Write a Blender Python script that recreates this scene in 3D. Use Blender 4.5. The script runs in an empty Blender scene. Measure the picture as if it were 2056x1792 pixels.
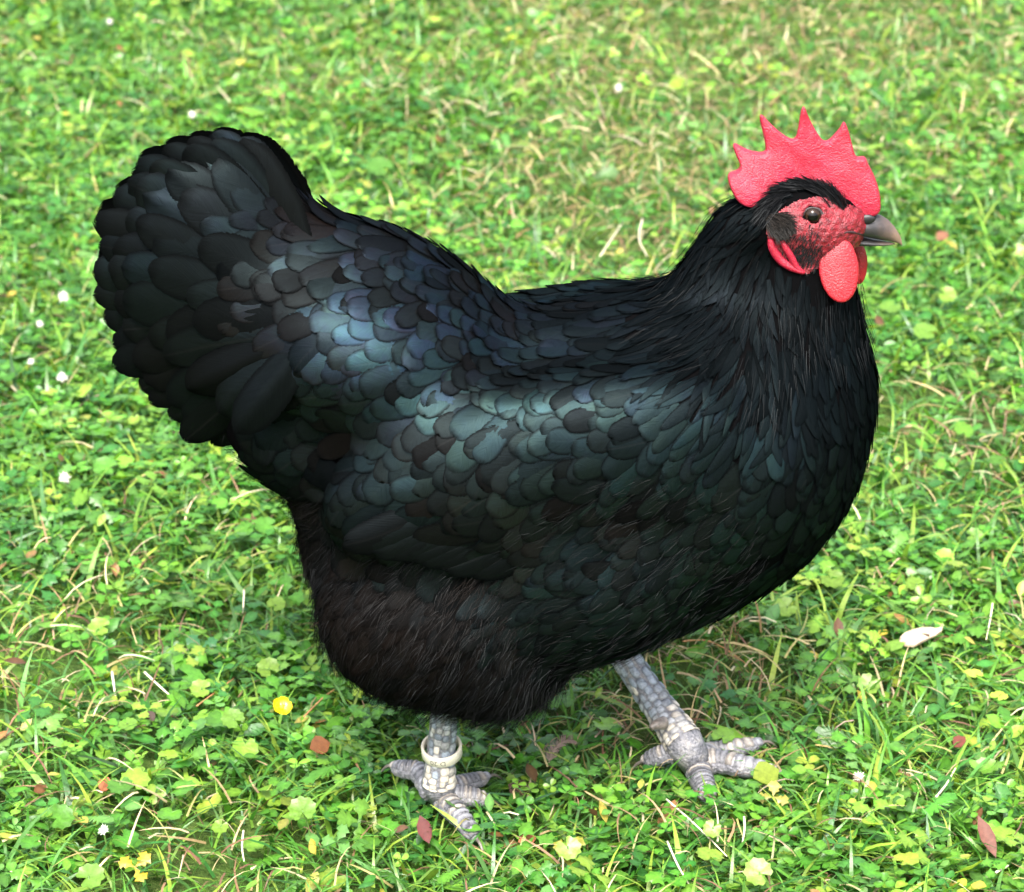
import bpy, bmesh, math, random
import numpy as np
from mathutils import Vector, Matrix

random.seed(7)
RNG = np.random.default_rng(11)
SC = bpy.context.scene
COL = SC.collection

# ------------------------------------------------------------------ camera
PITCH = math.radians(24.0)
DIST = 1.60
TARGET = np.array((0.0, 0.0, 0.222))
CP, SP = math.cos(PITCH), math.sin(PITCH)
CAM = TARGET + DIST * np.array((0.0, -CP, SP))
FRAME_W = 0.570                       # metres across the frame at the hen
cam_data = bpy.data.cameras.new("camera")
cam_data.sensor_width = 36.0
cam_data.lens = 36.0 * DIST / FRAME_W
cam_data.clip_start = 0.05
cam_data.clip_end = 500.0
cam_data.dof.use_dof = True
cam_data.dof.focus_distance = 1.52
cam_data.dof.aperture_fstop = 18.0
cam = bpy.data.objects.new("camera", cam_data)
COL.objects.link(cam)
cam.location = CAM
cam.rotation_euler = (math.pi / 2 - PITCH, 0, 0)
SC.camera = cam

# ------------------------------------------------------------------ world, sun, exposure
SUN_EL, SUN_AZ = math.radians(56), math.radians(-174)   # azimuth from +Y towards +X
world = bpy.data.worlds.new("World")
SC.world = world
world.use_nodes = True
wn = world.node_tree
wn.nodes.clear()
w_out = wn.nodes.new("ShaderNodeOutputWorld")
w_bg = wn.nodes.new("ShaderNodeBackground")
w_sky = wn.nodes.new("ShaderNodeTexSky")
w_sky.sky_type = 'NISHITA'
w_sky.sun_disc = False
w_sky.sun_elevation = SUN_EL
w_sky.sun_rotation = SUN_AZ
w_sky.air_density = 1.0
w_sky.dust_density = 6.0
w_sky.ozone_density = 1.0
w_hsv = wn.nodes.new("ShaderNodeHueSaturation")       # thin even cloud: greyer than clear blue
w_hsv.inputs['Saturation'].default_value = 0.55
w_bg.inputs['Strength'].default_value = 0.12
wn.links.new(w_sky.outputs[0], w_hsv.inputs['Color'])
wn.links.new(w_hsv.outputs[0], w_bg.inputs['Color'])
wn.links.new(w_bg.outputs[0], w_out.inputs['Surface'])

sun_data = bpy.data.lights.new("sun", 'SUN')
sun_data.energy = 1.5
sun_data.angle = math.radians(20)
sun_data.color = (1.0, 0.96, 0.90)
sun = bpy.data.objects.new("sun", sun_data)
COL.objects.link(sun)
sd = Vector((math.sin(SUN_AZ) * math.cos(SUN_EL), math.cos(SUN_AZ) * math.cos(SUN_EL), math.sin(SUN_EL)))
sun.rotation_euler = sd.to_track_quat('Z', 'Y').to_euler()
sun.location = sd * 5

SC.view_settings.view_transform = 'Standard'
SC.view_settings.look = 'None'
SC.view_settings.exposure = 2.3
SC.view_settings.gamma = 1.0
SC.render.engine = 'CYCLES'
SC.cycles.use_denoising = True
SC.cycles.max_bounces = 5
SC.cycles.diffuse_bounces = 3
SC.cycles.glossy_bounces = 2
SC.cycles.transmission_bounces = 3
SC.cycles.transparent_max_bounces = 6
SC.cycles.adaptive_threshold = 0.02

# ------------------------------------------------------------------ helpers: places
PXW, PXH = 2056.0, 1792.0             # measuring grid used on the photograph
RIGHT = np.array((1.0, 0.0, 0.0))
UPV = np.array((0.0, SP, CP))
FWD = np.array((0.0, CP, -SP))

def ray(px, py):
    k = FRAME_W / PXW
    d = FWD * DIST + RIGHT * (px - PXW / 2) * k - UPV * (py - PXH / 2) * k
    return d

def W(px, py, y=0.0):
    """point in the upright plane y = const"""
    d = ray(px, py)
    return CAM + d * ((y - CAM[1]) / d[1])

def G(px, py, z=0.0):
    """point at height z above the lawn"""
    d = ray(px, py)
    return CAM + d * ((z - CAM[2]) / d[2])

def project(P):
    v = P - CAM
    dep = v @ FWD
    k = FRAME_W / PXW
    return np.stack([PXW / 2 + (v @ RIGHT) / dep * DIST / k, PXH / 2 - (v @ UPV) / dep * DIST / k], -1)

S = FRAME_W / PXW

# ------------------------------------------------------------------ helpers: objects
def link_mesh(name, verts, faces, mat, parent=None, smooth=True):
    me = bpy.data.meshes.new(name)
    me.from_pydata([tuple(v) for v in verts], [], [tuple(f) for f in faces])
    me.update()
    if smooth:
        me.polygons.foreach_set('use_smooth', [True] * len(me.polygons))
    if mat:
        me.materials.append(mat)
    ob = bpy.data.objects.new(name, me)
    COL.objects.link(ob)
    if parent is not None:
        ob.parent = parent
    return ob

def fast_mesh(name, V, F, mat, color=None, uv=None, parent=None, smooth=False):
    """V (n,3), F (m,k) all of one size, color (n,3) per vertex, uv (n,2) per vertex"""
    me = bpy.data.meshes.new(name)
    n, m, k = len(V), len(F), F.shape[1]
    me.vertices.add(n)
    me.vertices.foreach_set('co', np.ascontiguousarray(V, np.float32).ravel())
    me.loops.add(m * k)
    me.loops.foreach_set('vertex_index', np.ascontiguousarray(F, np.int32).ravel())
    me.polygons.add(m)
    me.polygons.foreach_set('loop_start', np.arange(0, m * k, k, dtype=np.int32))
    if smooth:
        me.polygons.foreach_set('use_smooth', np.ones(m, bool))
    me.update(calc_edges=True)
    if color is not None:
        a = me.attributes.new('tint', 'FLOAT_COLOR', 'POINT')
        c4 = np.ones((n, 4), np.float32)
        c4[:, :color.shape[1]] = color
        a.data.foreach_set('color', c4.ravel())
    if uv is not None:
        ul = me.uv_layers.new(name='UVMap')
        ul.data.foreach_set('uv', np.ascontiguousarray(uv[F.ravel()], np.float32).ravel())
    if mat:
        me.materials.append(mat)
    ob = bpy.data.objects.new(name, me)
    COL.objects.link(ob)
    if parent is not None:
        ob.parent = parent
    return ob

def tag(o, label=None, cat=None, group=None, kind=None):
    if label: o['label'] = label
    if cat: o['category'] = cat
    if group: o['group'] = group
    if kind: o['kind'] = kind
    return o

def norm(a):
    return a / np.maximum(np.linalg.norm(a, axis=-1, keepdims=True), 1e-12)

def smoothstep(a, b, x):
    t = np.clip((x - a) / (b - a), 0, 1)
    return t * t * (3 - 2 * t)

def vnoise(P, seed=0, octaves=3):
    """cheap smooth noise, about -1..1, from turned sine sums"""
    r = np.random.default_rng(seed)
    out = np.zeros(len(P)); amp = 1.0; tot = 0
    f = 1.0
    for o in range(octaves):
        for _ in range(4):
            d = norm(r.normal(size=3)) * f
            out += amp * np.sin(P @ d * 2 * math.pi + r.uniform(0, 6.28)) * 0.5
        tot += amp; amp *= 0.55; f *= 2.1
    return out / tot

# ------------------------------------------------------------------ helpers: materials
def new_mat(name):
    m = bpy.data.materials.new(name)
    m.use_nodes = True
    nt = m.node_tree
    nt.nodes.clear()
    out = nt.nodes.new('ShaderNodeOutputMaterial')
    return m, nt, out

def N(nt, t, **kw):
    n = nt.nodes.new(t)
    for k, v in kw.items():
        if k in n.bl_rna.properties:
            setattr(n, k, v)
        else:
            n.inputs[k].default_value = v
    return n

def L(nt, a, b):
    nt.links.new(a, b)

def math_node(nt, op, a, b=None, c=None, clamp=False):
    n = nt.nodes.new('ShaderNodeMath'); n.operation = op; n.use_clamp = clamp
    for i, v in enumerate((a, b, c)):
        if v is None: continue
        if hasattr(v, 'links'): nt.links.new(v, n.inputs[i])
        else: n.inputs[i].default_value = v
    return n.outputs[0]

def mix_col(nt, fac, a, b, blend='MIX'):
    n = nt.nodes.new('ShaderNodeMix'); n.data_type = 'RGBA'; n.blend_type = blend
    for sock, v in ((n.inputs[0], fac), (n.inputs[6], a), (n.inputs[7], b)):
        if hasattr(v, 'links'): nt.links.new(v, sock)
        else: sock.default_value = v if not isinstance(v, tuple) or len(v) == 4 else (*v, 1)
    return n.outputs[2]

def ramp(nt, fac, stops):
    n = nt.nodes.new('ShaderNodeValToRGB')
    e = n.color_ramp.elements
    while len(e) < len(stops): e.new(0.5)
    for i, (p, c) in enumerate(stops):
        e[i].position = p; e[i].color = (*c, 1) if len(c) == 3 else c
    nt.links.new(fac, n.inputs[0])
    return n.outputs[0]

def noise_tex(nt, scale, detail=3, rough=0.55, vec=None, dim='3D'):
    n = nt.nodes.new('ShaderNodeTexNoise')
    n.noise_dimensions = dim
    n.inputs['Scale'].default_value = scale
    n.inputs['Detail'].default_value = detail
    n.inputs['Roughness'].default_value = rough
    if vec is not None: nt.links.new(vec, n.inputs['Vector'])
    return n.outputs['Fac']

def simple_mat(name, col, rough=0.6, spec=0.4, noise=0.0, nscale=60.0, bump=0.0, bscale=300.0, sss=0.0, col2=None):
    m, nt, out = new_mat(name)
    p = N(nt, 'ShaderNodeBsdfPrincipled')
    p.inputs['Roughness'].default_value = rough
    p.inputs['Specular IOR Level'].default_value = spec
    tc = N(nt, 'ShaderNodeTexCoord').outputs['Object']
    c2 = col2 or tuple(min(1, c * (1 - noise)) for c in col)
    f = noise_tex(nt, nscale, 4, 0.6, tc)
    f = ramp(nt, f, [(0.35, (0, 0, 0)), (0.65, (1, 1, 1))])
    L(nt, mix_col(nt, f, (*col, 1), (*c2, 1)), p.inputs['Base Color'])
    if sss:
        p.inputs['Subsurface Weight'].default_value = sss
        p.inputs['Subsurface Radius'].default_value = (0.004, 0.0012, 0.0008)
        p.inputs['Subsurface Scale'].default_value = 1.0
    if bump:
        b = N(nt, 'ShaderNodeBump'); b.inputs['Strength'].default_value = bump
        b.inputs['Distance'].default_value = 0.001
        L(nt, noise_tex(nt, bscale, 3, 0.6, tc), b.inputs['Height'])
        L(nt, b.outputs[0], p.inputs['Normal'])
    L(nt, p.outputs[0], out.inputs['Surface'])
    return m

# ------------------------------------------------------------------ helpers: implicit shapes to meshes
def surface_nets(F, org, h):
    s = F < 0
    nx, ny, nz = F.shape
    c = np.zeros((nx - 1, ny - 1, nz - 1), np.int8)
    for i in (0, 1):
        for j in (0, 1):
            for k in (0, 1):
                c += s[i:nx - 1 + i, j:ny - 1 + j, k:nz - 1 + k]
    mask = (c > 0) & (c < 8)
    cells = np.argwhere(mask)
    idx = -np.ones(mask.shape, np.int64)
    idx[mask] = np.arange(len(cells))
    acc = np.zeros((len(cells), 3)); cnt = np.zeros(len(cells))
    corners = [(i, j, k) for i in (0, 1) for j in (0, 1) for k in (0, 1)]
    for a in corners:
        for ax in range(3):
            if a[ax]: continue
            b = list(a); b[ax] = 1
            fa = F[cells[:, 0] + a[0], cells[:, 1] + a[1], cells[:, 2] + a[2]]
            fb = F[cells[:, 0] + b[0], cells[:, 1] + b[1], cells[:, 2] + b[2]]
            cr = (fa < 0) != (fb < 0)
            t = np.where(cr, fa / np.where(np.abs(fa - fb) < 1e-12, 1, fa - fb), 0)
            p = np.array(a, float)[None, :].repeat(len(cells), 0)
            p[:, ax] += t
            acc += p * cr[:, None]; cnt += cr
    V = org + (cells + acc / cnt[:, None]) * h
    quads = []
    for ax in range(3):
        o1, o2 = [(1, 2), (2, 0), (0, 1)][ax]
        sl = [slice(0, n) for n in F.shape]; sh = [slice(0, n) for n in F.shape]
        sl[ax] = slice(0, F.shape[ax] - 1); sh[ax] = slice(1, F.shape[ax])
        a, b = s[tuple(sl)], s[tuple(sh)]
        e = np.argwhere(a != b)
        ok = (e[:, o1] > 0) & (e[:, o2] > 0) & (e[:, o1] < F.shape[o1] - 1) & (e[:, o2] < F.shape[o2] - 1)
        e = e[ok]
        fl = a[e[:, 0], e[:, 1], e[:, 2]]
        def cell(d1, d2):
            q = e.copy(); q[:, o1] -= d1; q[:, o2] -= d2
            return idx[q[:, 0], q[:, 1], q[:, 2]]
        q = np.stack([cell(1, 1), cell(0, 1), cell(0, 0), cell(1, 0)], 1)
        q[~fl] = q[~fl][:, ::-1]
        quads.append(q)
    return V, np.concatenate(quads)

def grid_points(lo, hi, h):
    ax = [np.arange(lo[i], hi[i] + h, h) for i in range(3)]
    X = np.stack(np.meshgrid(*ax, indexing='ij'), -1)
    return X

def smin(a, b, k):
    hh = np.clip(0.5 + 0.5 * (b - a) / k, 0, 1)
    return b + (a - b) * hh - k * hh * (1 - hh)

def poly_sdf(P, poly):
    """signed distance (negative inside) of 2-D points P (n,2) to a closed polygon"""
    poly = np.asarray(poly, float)
    d = np.full(len(P), 1e9); ins = np.zeros(len(P), bool)
    m = len(poly)
    for i in range(m):
        a, b = poly[i], poly[(i + 1) % m]
        e = b - a; w = P - a
        t = np.clip((w @ e) / max(e @ e, 1e-18), 0, 1)
        d = np.minimum(d, np.linalg.norm(w - t[:, None] * e, axis=1))
        c = ((a[1] > P[:, 1]) != (b[1] > P[:, 1])) & (P[:, 0] < (b[0] - a[0]) * (P[:, 1] - a[1]) / (b[1] - a[1] + 1e-18) + a[0])
        ins ^= c
    return np.where(ins, -d, d)

# ================================================================== the lawn: soil and ground cover
def soil_material():
    m, nt, out = new_mat('soil and thatch')
    p = N(nt, 'ShaderNodeBsdfPrincipled'); p.inputs['Roughness'].default_value = 0.9
    p.inputs['Specular IOR Level'].default_value = 0.15
    pos = N(nt, 'ShaderNodeNewGeometry').outputs['Position']
    f1 = noise_tex(nt, 160, 4, 0.7, pos); f2 = noise_tex(nt, 3.0, 3, 0.6, pos); f3 = noise_tex(nt, 45, 4, 0.7, pos)
    thatch = ramp(nt, f1, [(0.3, (0.020, 0.018, 0.008)), (0.55, (0.055, 0.060, 0.018)), (0.75, (0.16, 0.13, 0.06))])
    green = ramp(nt, f3, [(0.3, (0.03, 0.07, 0.012)), (0.7, (0.09, 0.19, 0.03))])
    L(nt, mix_col(nt, ramp(nt, f2, [(0.3, (0.35, 0.35, 0.35)), (0.7, (0.8, 0.8, 0.8))]), thatch, green), p.inputs['Base Color'])
    b = N(nt, 'ShaderNodeBump'); b.inputs['Strength'].default_value = 0.8; b.inputs['Distance'].default_value = 0.01
    L(nt, f1, b.inputs['Height']); L(nt, b.outputs[0], p.inputs['Normal'])
    L(nt, p.outputs[0], out.inputs['Surface'])
    return m
M_soil = soil_material()

def leaf_material(name='leaf', trans=0.40, rough=0.36, spec=0.5):
    m, nt, out = new_mat(name)
    at = N(nt, 'ShaderNodeAttribute', attribute_name='tint')
    pos = N(nt, 'ShaderNodeNewGeometry').outputs['Position']
    f = noise_tex(nt, 420, 3, 0.6, pos)
    var = ramp(nt, f, [(0.25, (0.72, 0.72, 0.72)), (0.75, (1.22, 1.22, 1.22))])
    c = mix_col(nt, 1.0, at.outputs['Color'], var, 'MULTIPLY')
    p = N(nt, 'ShaderNodeBsdfPrincipled'); p.inputs['Roughness'].default_value = rough
    p.inputs['Specular IOR Level'].default_value = spec
    L(nt, c, p.inputs['Base Color'])
    t = N(nt, 'ShaderNodeBsdfTranslucent')
    tc = mix_col(nt, 1.0, c, (1.25, 1.15, 0.55, 1), 'MULTIPLY')
    L(nt, tc, t.inputs['Color'])
    b = N(nt, 'ShaderNodeBump'); b.inputs['Strength'].default_value = 0.25; b.inputs['Distance'].default_value = 0.001
    L(nt, f, b.inputs['Height']); L(nt, b.outputs[0], p.inputs['Normal'])
    ms = N(nt, 'ShaderNodeMixShader'); ms.inputs[0].default_value = trans
    L(nt, p.outputs[0], ms.inputs[1]); L(nt, t.outputs[0], ms.inputs[2])
    L(nt, ms.outputs[0], out.inputs['Surface'])
    return m
M_leaf = leaf_material()
M_dry = leaf_material('dry straw', 0.12, 0.6, 0.25)

# one sheet to the horizon with gentle unevenness near the hen
def ground_height(x, y):
    P = np.stack([x, y, 0 * x], -1)
    return .006 * vnoise(P * 2.3, 77, 2)
gx = np.concatenate([[-300, -60, -12], np.linspace(-3, 3, 61), [12, 60, 300]])
gy = np.concatenate([[-200, -40, -8], np.linspace(-2, 5, 71), [14, 60, 400]])
GX, GY = np.meshgrid(gx, gy, indexing='ij')
nearm = (np.abs(GX) <= 3) & (GY >= -2) & (GY <= 5)
GZ = np.where(nearm, ground_height(GX.ravel(), GY.ravel()).reshape(GX.shape), 0) - .004
gi = np.arange(GX.size).reshape(GX.shape)
gq = np.stack([gi[:-1, :-1], gi[1:, :-1], gi[1:, 1:], gi[:-1, 1:]], -1).reshape(-1, 4)
ground = fast_mesh('ground', np.stack([GX, GY, GZ], -1).reshape(-1, 3), gq, M_soil, smooth=True)
tag(ground, 'mown lawn soil and thatch under the ground cover', None, None, 'structure')

# ------------------------------------------------------------------ leaf patterns (x = outwards, y = across, z = up), triangle fans
def fan(outline, center, zc=0.0, zf=None):
    o = np.array(outline, float)
    z = np.zeros(len(o)) if zf is None else np.array([zf(x, y) for x, y in o])
    V = np.concatenate([[[center[0], center[1], zc]], np.column_stack([o, z])])
    m = len(o)
    F = np.array([(0, 1 + i, 1 + (i + 1) % m) for i in range(m)])
    return V, F

def merge(parts):
    V, F, o = [], [], 0
    for v, f in parts:
        V.append(v); F.append(f + o); o += len(v)
    return np.concatenate(V), np.concatenate(F)

def turn(v, a, tilt=0.0, off=(0, 0, 0)):
    ca, sa = math.cos(a), math.sin(a); ct, st = math.cos(tilt), math.sin(tilt)
    x = v[:, 0] * ct - v[:, 2] * st; z = v[:, 0] * st + v[:, 2] * ct
    return np.column_stack([x * ca - v[:, 1] * sa, x * sa + v[:, 1] * ca, z]) + np.array(off)

def leaflet(l=1.0, w=.42, notch=.05):
    o = [(0.02, 0), (.25 * l, .55 * w), (.6 * l, w), (.88 * l, .8 * w), (l, .32 * w), (l - notch, 0), (l, -.32 * w), (.88 * l, -.8 * w), (.6 * l, -w), (.25 * l, -.55 * w)]
    return fan(o, (.55 * l, 0), -.08, lambda x, y: .10 * abs(y) / w)

def clover():
    return merge([(turn(leaflet()[0], a, .12), leaflet()[1]) for a in (0, 2.09, 4.19)])

def ivy(n=9):
    o = []
    for i in range(2 * n + 1):
        a = -2.75 + 5.5 * i / (2 * n)
        r = (1.0 if i % 2 else .86) * (.92 + .12 * math.cos(a))
        o.append((r * math.cos(a), r * math.sin(a)))
    o.append((-.18, 0))
    return fan(o, (-.05, 0), -.16, lambda x, y: .05 * math.sin(5 * math.atan2(y, x)))

def buttercup():
    lobe = [(0, 0), (.30, .10), (.42, .30), (.60, .26), (.66, .46), (.84, .30), (1.0, .22), (.93, .06), (1.08, -.04), (.88, -.22), (.72, -.44), (.60, -.24), (.44, -.32), (.30, -.12)]
    v, f = fan(lobe, (.55, 0), .04, lambda x, y: -.10 * abs(y) + .03 * math.sin(9 * x))
    return merge([(turn(v * s, a, t), f) for a, s, t in ((0, 1, .10), (1.75, .9, -.05), (-1.75, .9, .0))])

def ovate():
    o = [(0, 0), (.2, .16), (.45, .26), (.7, .22), (1, 0), (.7, -.22), (.45, -.26), (.2, -.16)]
    return fan(o, (.45, 0), -.06, lambda x, y: .12 * abs(y) - .12 * x * x)

def feathery():                      # yarrow-like cut leaf
    o = [(0, 0)]
    for i in range(6):
        x = .12 + .14 * i; w = .26 * math.sin(.5 + 2.3 * i / 6) + .05
        o += [(x, .05), (x + .09, w)]
    o += [(1.05, 0)]
    o += [(x, -y) for x, y in o[-2:0:-1]]
    return fan(o, (.5, 0), .03, lambda x, y: -.14 * x * x)

def blade(w=.035, bend=.5, seg=4):
    V, F = [], []
    for i in range(seg + 1):
        t = i / seg
        a = bend * t
        x = math.sin(a) * t; z = math.cos(a) * t
        hw = w * (1 - t ** 2.2) + .002
        V += [(x, -hw, z), (x, hw, z)]
    for i in range(seg):
        F += [(2 * i, 2 * i + 1, 2 * i + 3), (2 * i, 2 * i + 3, 2 * i + 2)]
    return np.array(V), np.array(F)

def scatter(tmpl, P, size, yaw, tilt, tiltdir, col, squash=None):
    """copies of a pattern laid at P: turned by yaw, leant by tilt towards tiltdir"""
    V, F = tmpl
    n, k = len(P), len(V)
    X = V[None] * size[:, None, None]
    if squash is not None: X = X * squash[:, None, :]
    ca, sa = np.cos(yaw)[:, None], np.sin(yaw)[:, None]
    x = X[..., 0] * ca - X[..., 1] * sa; y = X[..., 0] * sa + X[..., 1] * ca; z = X[..., 2]
    cd, s_d = np.cos(tiltdir)[:, None], np.sin(tiltdir)[:, None]
    a = x * cd + y * s_d; b = -x * s_d + y * cd                 # lean about the horizontal axis across tiltdir
    ct, st = np.cos(tilt)[:, None], np.sin(tilt)[:, None]
    a2 = a * ct + z * st; z2 = -a * st + z * ct
    x = a2 * cd - b * s_d; y = a2 * s_d + b * cd
    out = np.stack([x, y, z2], -1) + P[:, None, :]
    rib = np.where(np.bincount(F.ravel(), minlength=k) > 5, 1.28, .92)           # paler midrib, darker rim
    return out.reshape(-1, 3), (F[None] + (np.arange(n) * k)[:, None, None]).reshape(-1, 3), (col[:, None, :] * rib[None, :, None]).reshape(-1, 3)

class Bag:
    def __init__(s): s.v, s.f, s.c, s.n = [], [], [], 0
    def add(s, vfc):
        v, f, c = vfc
        s.v.append(v); s.f.append(f + s.n); s.c.append(c); s.n += len(v)
    def build(s, name, mat):
        return fast_mesh(name, np.concatenate(s.v), np.concatenate(s.f), mat, np.concatenate(s.c))

GREENS = np.array([(.056, .192, .020), (.088, .250, .028), (.145, .310, .034), (.038, .150, .026), (.22, .35, .042), (.095, .24, .052)])
DRYS = np.array([(.34, .27, .14), (.44, .37, .23), (.20, .13, .065), (.28, .25, .09), (.14, .075, .045)])
DRY_SPOTS = [(G(1610, 15), .26), (G(1560, 40), .14), (G(1330, 130), .16), (G(1180, 330), .16), (G(1250, 470), .08), (G(1280, 1500), .05), (G(1430, 1400), .05), (G(120, 1330), .09), (G(1900, 850), .10), (G(420, 1780), .06)]
def dryness(P):
    d = 0
    for c, r in DRY_SPOTS:
        d = d + np.exp(-((P[:, 0] - c[0]) ** 2 + ((P[:, 1] - c[1]) * .7) ** 2) / (r * r))
    return d

def pick(pal, n, P, jitter=.14, seed=0, w=None):
    base = pal[RNG.choice(len(pal), n, p=w)]
    lum = RNG.normal(1, jitter, (n, 1))
    return np.clip(base * lum * (1 + RNG.normal(0, .05, (n, 3))), .004, .9)

# feet press the plants down where they stand
FEET = [G(885, 1600, .01), G(1405, 1545, .01)]

def zone_points(density, zone):
    """even scatter in the world; zone 'near' is the lawn around the hen, 'wide' the lawn about it"""
    x0, x1, y0, y1 = (-.95, .95, -.32, 2.15) if zone == 'near' else (-1.9, 1.9, -1.1, 3.6)
    n = int((x1 - x0) * (y1 - y0) * density)
    x = RNG.uniform(x0, x1, n); y = RNG.uniform(y0, y1, n)
    inside = (np.abs(x) < .40 + .145 * (y + .3)) & (y > -.32) & (y < 2.15)
    k = inside if zone == 'near' else ~inside
    x, y = x[k], y[k]
    return np.column_stack([x, y, ground_height(x, y)])

cover = Bag(); grass = Bag(); litter = Bag()
for zone, dens, big in (('near', 1.0, 1.0), ('wide', .17, 1.75)):
    def plants(tm, per_m2, smin_, smax, hmin, hmax, pal, w=None, tilt_s=.45, clumpf=None, jit=.16):
        P = zone_points(per_m2 * dens * (1 if clumpf is None else 1.7), zone)
        if clumpf is not None:
            keepm = RNG.random(len(P)) < np.clip(.5 + clumpf(P), .05, 1)
            P = P[keepm]
        P = P[RNG.random(len(P)) > .85 * np.clip(dryness(P), 0, 1)]
        n = len(P)
        h = RNG.uniform(hmin, hmax, n)
        for fpt in FEET:
            d = np.linalg.norm(P[:, :2] - fpt[None, :2], axis=1)
            h = h * np.where(d < .05, .35 + .65 * smoothstep(.02, .05, d), 1)
        P = P + np.column_stack([0 * h, 0 * h, h])
        size = RNG.uniform(smin_, smax, n) * big
        col = pick(pal, n, P, jit, w=w)
        patchy = vnoise(P * 1.6, 91, 3)[:, None]
        col = col * (1 + .18 * patchy) * (1 + np.array((.25, .05, 0)) * np.maximum(patchy, 0))
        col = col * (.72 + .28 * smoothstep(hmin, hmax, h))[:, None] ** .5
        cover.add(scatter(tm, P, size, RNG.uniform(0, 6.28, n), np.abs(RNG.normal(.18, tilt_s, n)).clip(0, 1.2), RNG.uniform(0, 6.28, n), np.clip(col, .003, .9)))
    c1 = lambda P: .7 * vnoise(P * 3.1, 5, 2)
    c2 = lambda P: .8 * vnoise(P * 2.7, 15, 2)
    c3 = lambda P: .7 * vnoise(P * 2.2, 25, 2)
    plants(clover(), 5800, .0044, .0090, .003, .020, GREENS, [.28, .26, .12, .22, .04, .08], .35, c1)
    plants(buttercup(), 2300, .007, .015, .005, .024, GREENS, [.25, .3, .15, .15, .05, .10], .35, c2)
    plants(ivy(), 620, .0052, .0105, .008, .026, GREENS, [.10, .22, .33, .0, .30, .05], .30, c3)
    plants(ovate(), 6500, .008, .017, .002, .018, GREENS, [.25, .25, .15, .2, .05, .10], .5)
    plants(feathery(), 900, .016, .028, .004, .018, GREENS, [.2, .3, .1, .1, .0, .3], .4)
    plants(ovate(), 450, .008, .015, .003, .020, np.array([(.34, .30, .05), (.20, .11, .04), (.11, .06, .03), (.28, .30, .06)]), None, .5)
    for tm, per, pal, lo, hi, bag, tl in (
            (blade(.026, .7), 15000, GREENS, .020, .046, grass, .65), (blade(.020, 1.1), 14000, GREENS, .018, .040, grass, .8),
            (blade(.042, .5), 3600, GREENS, .022, .050, grass, .75),
            (blade(.020, .6), 6000, DRYS, .014, .036, litter, 1.1), (blade(.026, 1.2), 4500, DRYS, .012, .028, litter, 1.2)):
        P = zone_points(per * dens, zone)
        n = len(P)
        if pal is DRYS:
            kp = RNG.random(n) < np.clip(.30 + .45 * vnoise(P * 1.9, 33, 2) + .15 * smoothstep(.4, 1.6, P[:, 1]) + .7 * dryness(P), .06, 1)
            P = P[kp]; n = len(P)
            P[:, 2] += RNG.uniform(.002, .020, n)
        else:
            P = P[RNG.random(n) > .75 * np.clip(dryness(P), 0, 1)]; n = len(P)
        size = RNG.uniform(lo, hi, n) * (1 + .35 * (big - 1))
        wid = np.ones((n, 3)); wid[:, 1] = 1.0 if big == 1 else 2.4
        for fpt in FEET:
            d = np.linalg.norm(P[:, :2] - fpt[None, :2], axis=1)
            size = size * np.where(d < .05, .45 + .55 * smoothstep(.015, .05, d), 1)
        col = pick(pal, n, P, .2)
        if pal is GREENS:
            col = col * np.array((1.05, 1.0, 1.05)) * (1 + .15 * vnoise(P * 1.6, 91, 3)[:, None])
        yaw = RNG.uniform(0, 6.28, n)
        bag.add(scatter(tm, P, size, yaw, np.abs(RNG.normal(tl * .8, .35, n)).clip(0, 1.5), yaw + RNG.normal(0, .5, n), np.clip(col, .004, .9), wid))
tag(cover.build('ground_cover', M_leaf), 'low clover, buttercup and ground ivy leaves covering the lawn', 'ground cover', kind='stuff')
tag(grass.build('grass', M_leaf), 'short green grass blades between the clover leaves', 'grass', kind='stuff')
tag(litter.build('dry_grass', M_dry), 'scattered tan dry grass and straw bits in the lawn', 'dry grass', kind='stuff')

# ================================================================== the hen: body volume
PRIMS = []
def ell(px, py, y, rx, rz, ry, tilt=0, k=0.02):
    c = W(px, py, y)
    sc = S * ((c - CAM) @ FWD) / DIST
    a = rx * sc; e = rz * sc
    b = math.sqrt(max(e * e - (ry * SP) ** 2, (0.3 * e) ** 2)) / CP
    t = math.radians(tilt)
    PRIMS.append(('e', c, np.array((a, ry, b)), (math.cos(t), math.sin(t)), k))

def cone(p0, r0, p1, r1, ys=1.0, k=0.02):
    a, b = W(*p0), W(*p1)
    sc = S
    PRIMS.append(('c', a, b, (r0 * sc, r1 * sc, ys), k))

def prim_eval(pr, P):
    if pr[0] == 'e':
        _, c, r, (ct, st), k = pr
        q = P - c
        x = q[..., 0] * ct + q[..., 2] * st
        z = -q[..., 0] * st + q[..., 2] * ct
        y = q[..., 1]
        k0 = np.sqrt((x / r[0]) ** 2 + (y / r[1]) ** 2 + (z / r[2]) ** 2)
        k1 = np.sqrt((x / r[0] ** 2) ** 2 + (y / r[1] ** 2) ** 2 + (z / r[2] ** 2) ** 2)
        return k0 * (k0 - 1) / np.maximum(k1, 1e-9)
    _, a, b, (r0, r1, ys), k = pr
    Q = P.copy(); Q[..., 1] = a[1] + (Q[..., 1] - a[1]) / ys
    ab = b - a
    t = np.clip(((Q - a) @ ab) / (ab @ ab), 0, 1)
    d = np.linalg.norm(Q - (a + t[..., None] * ab), axis=-1) - (r0 + (r1 - r0) * t)
    return d * min(1.0, ys)

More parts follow.
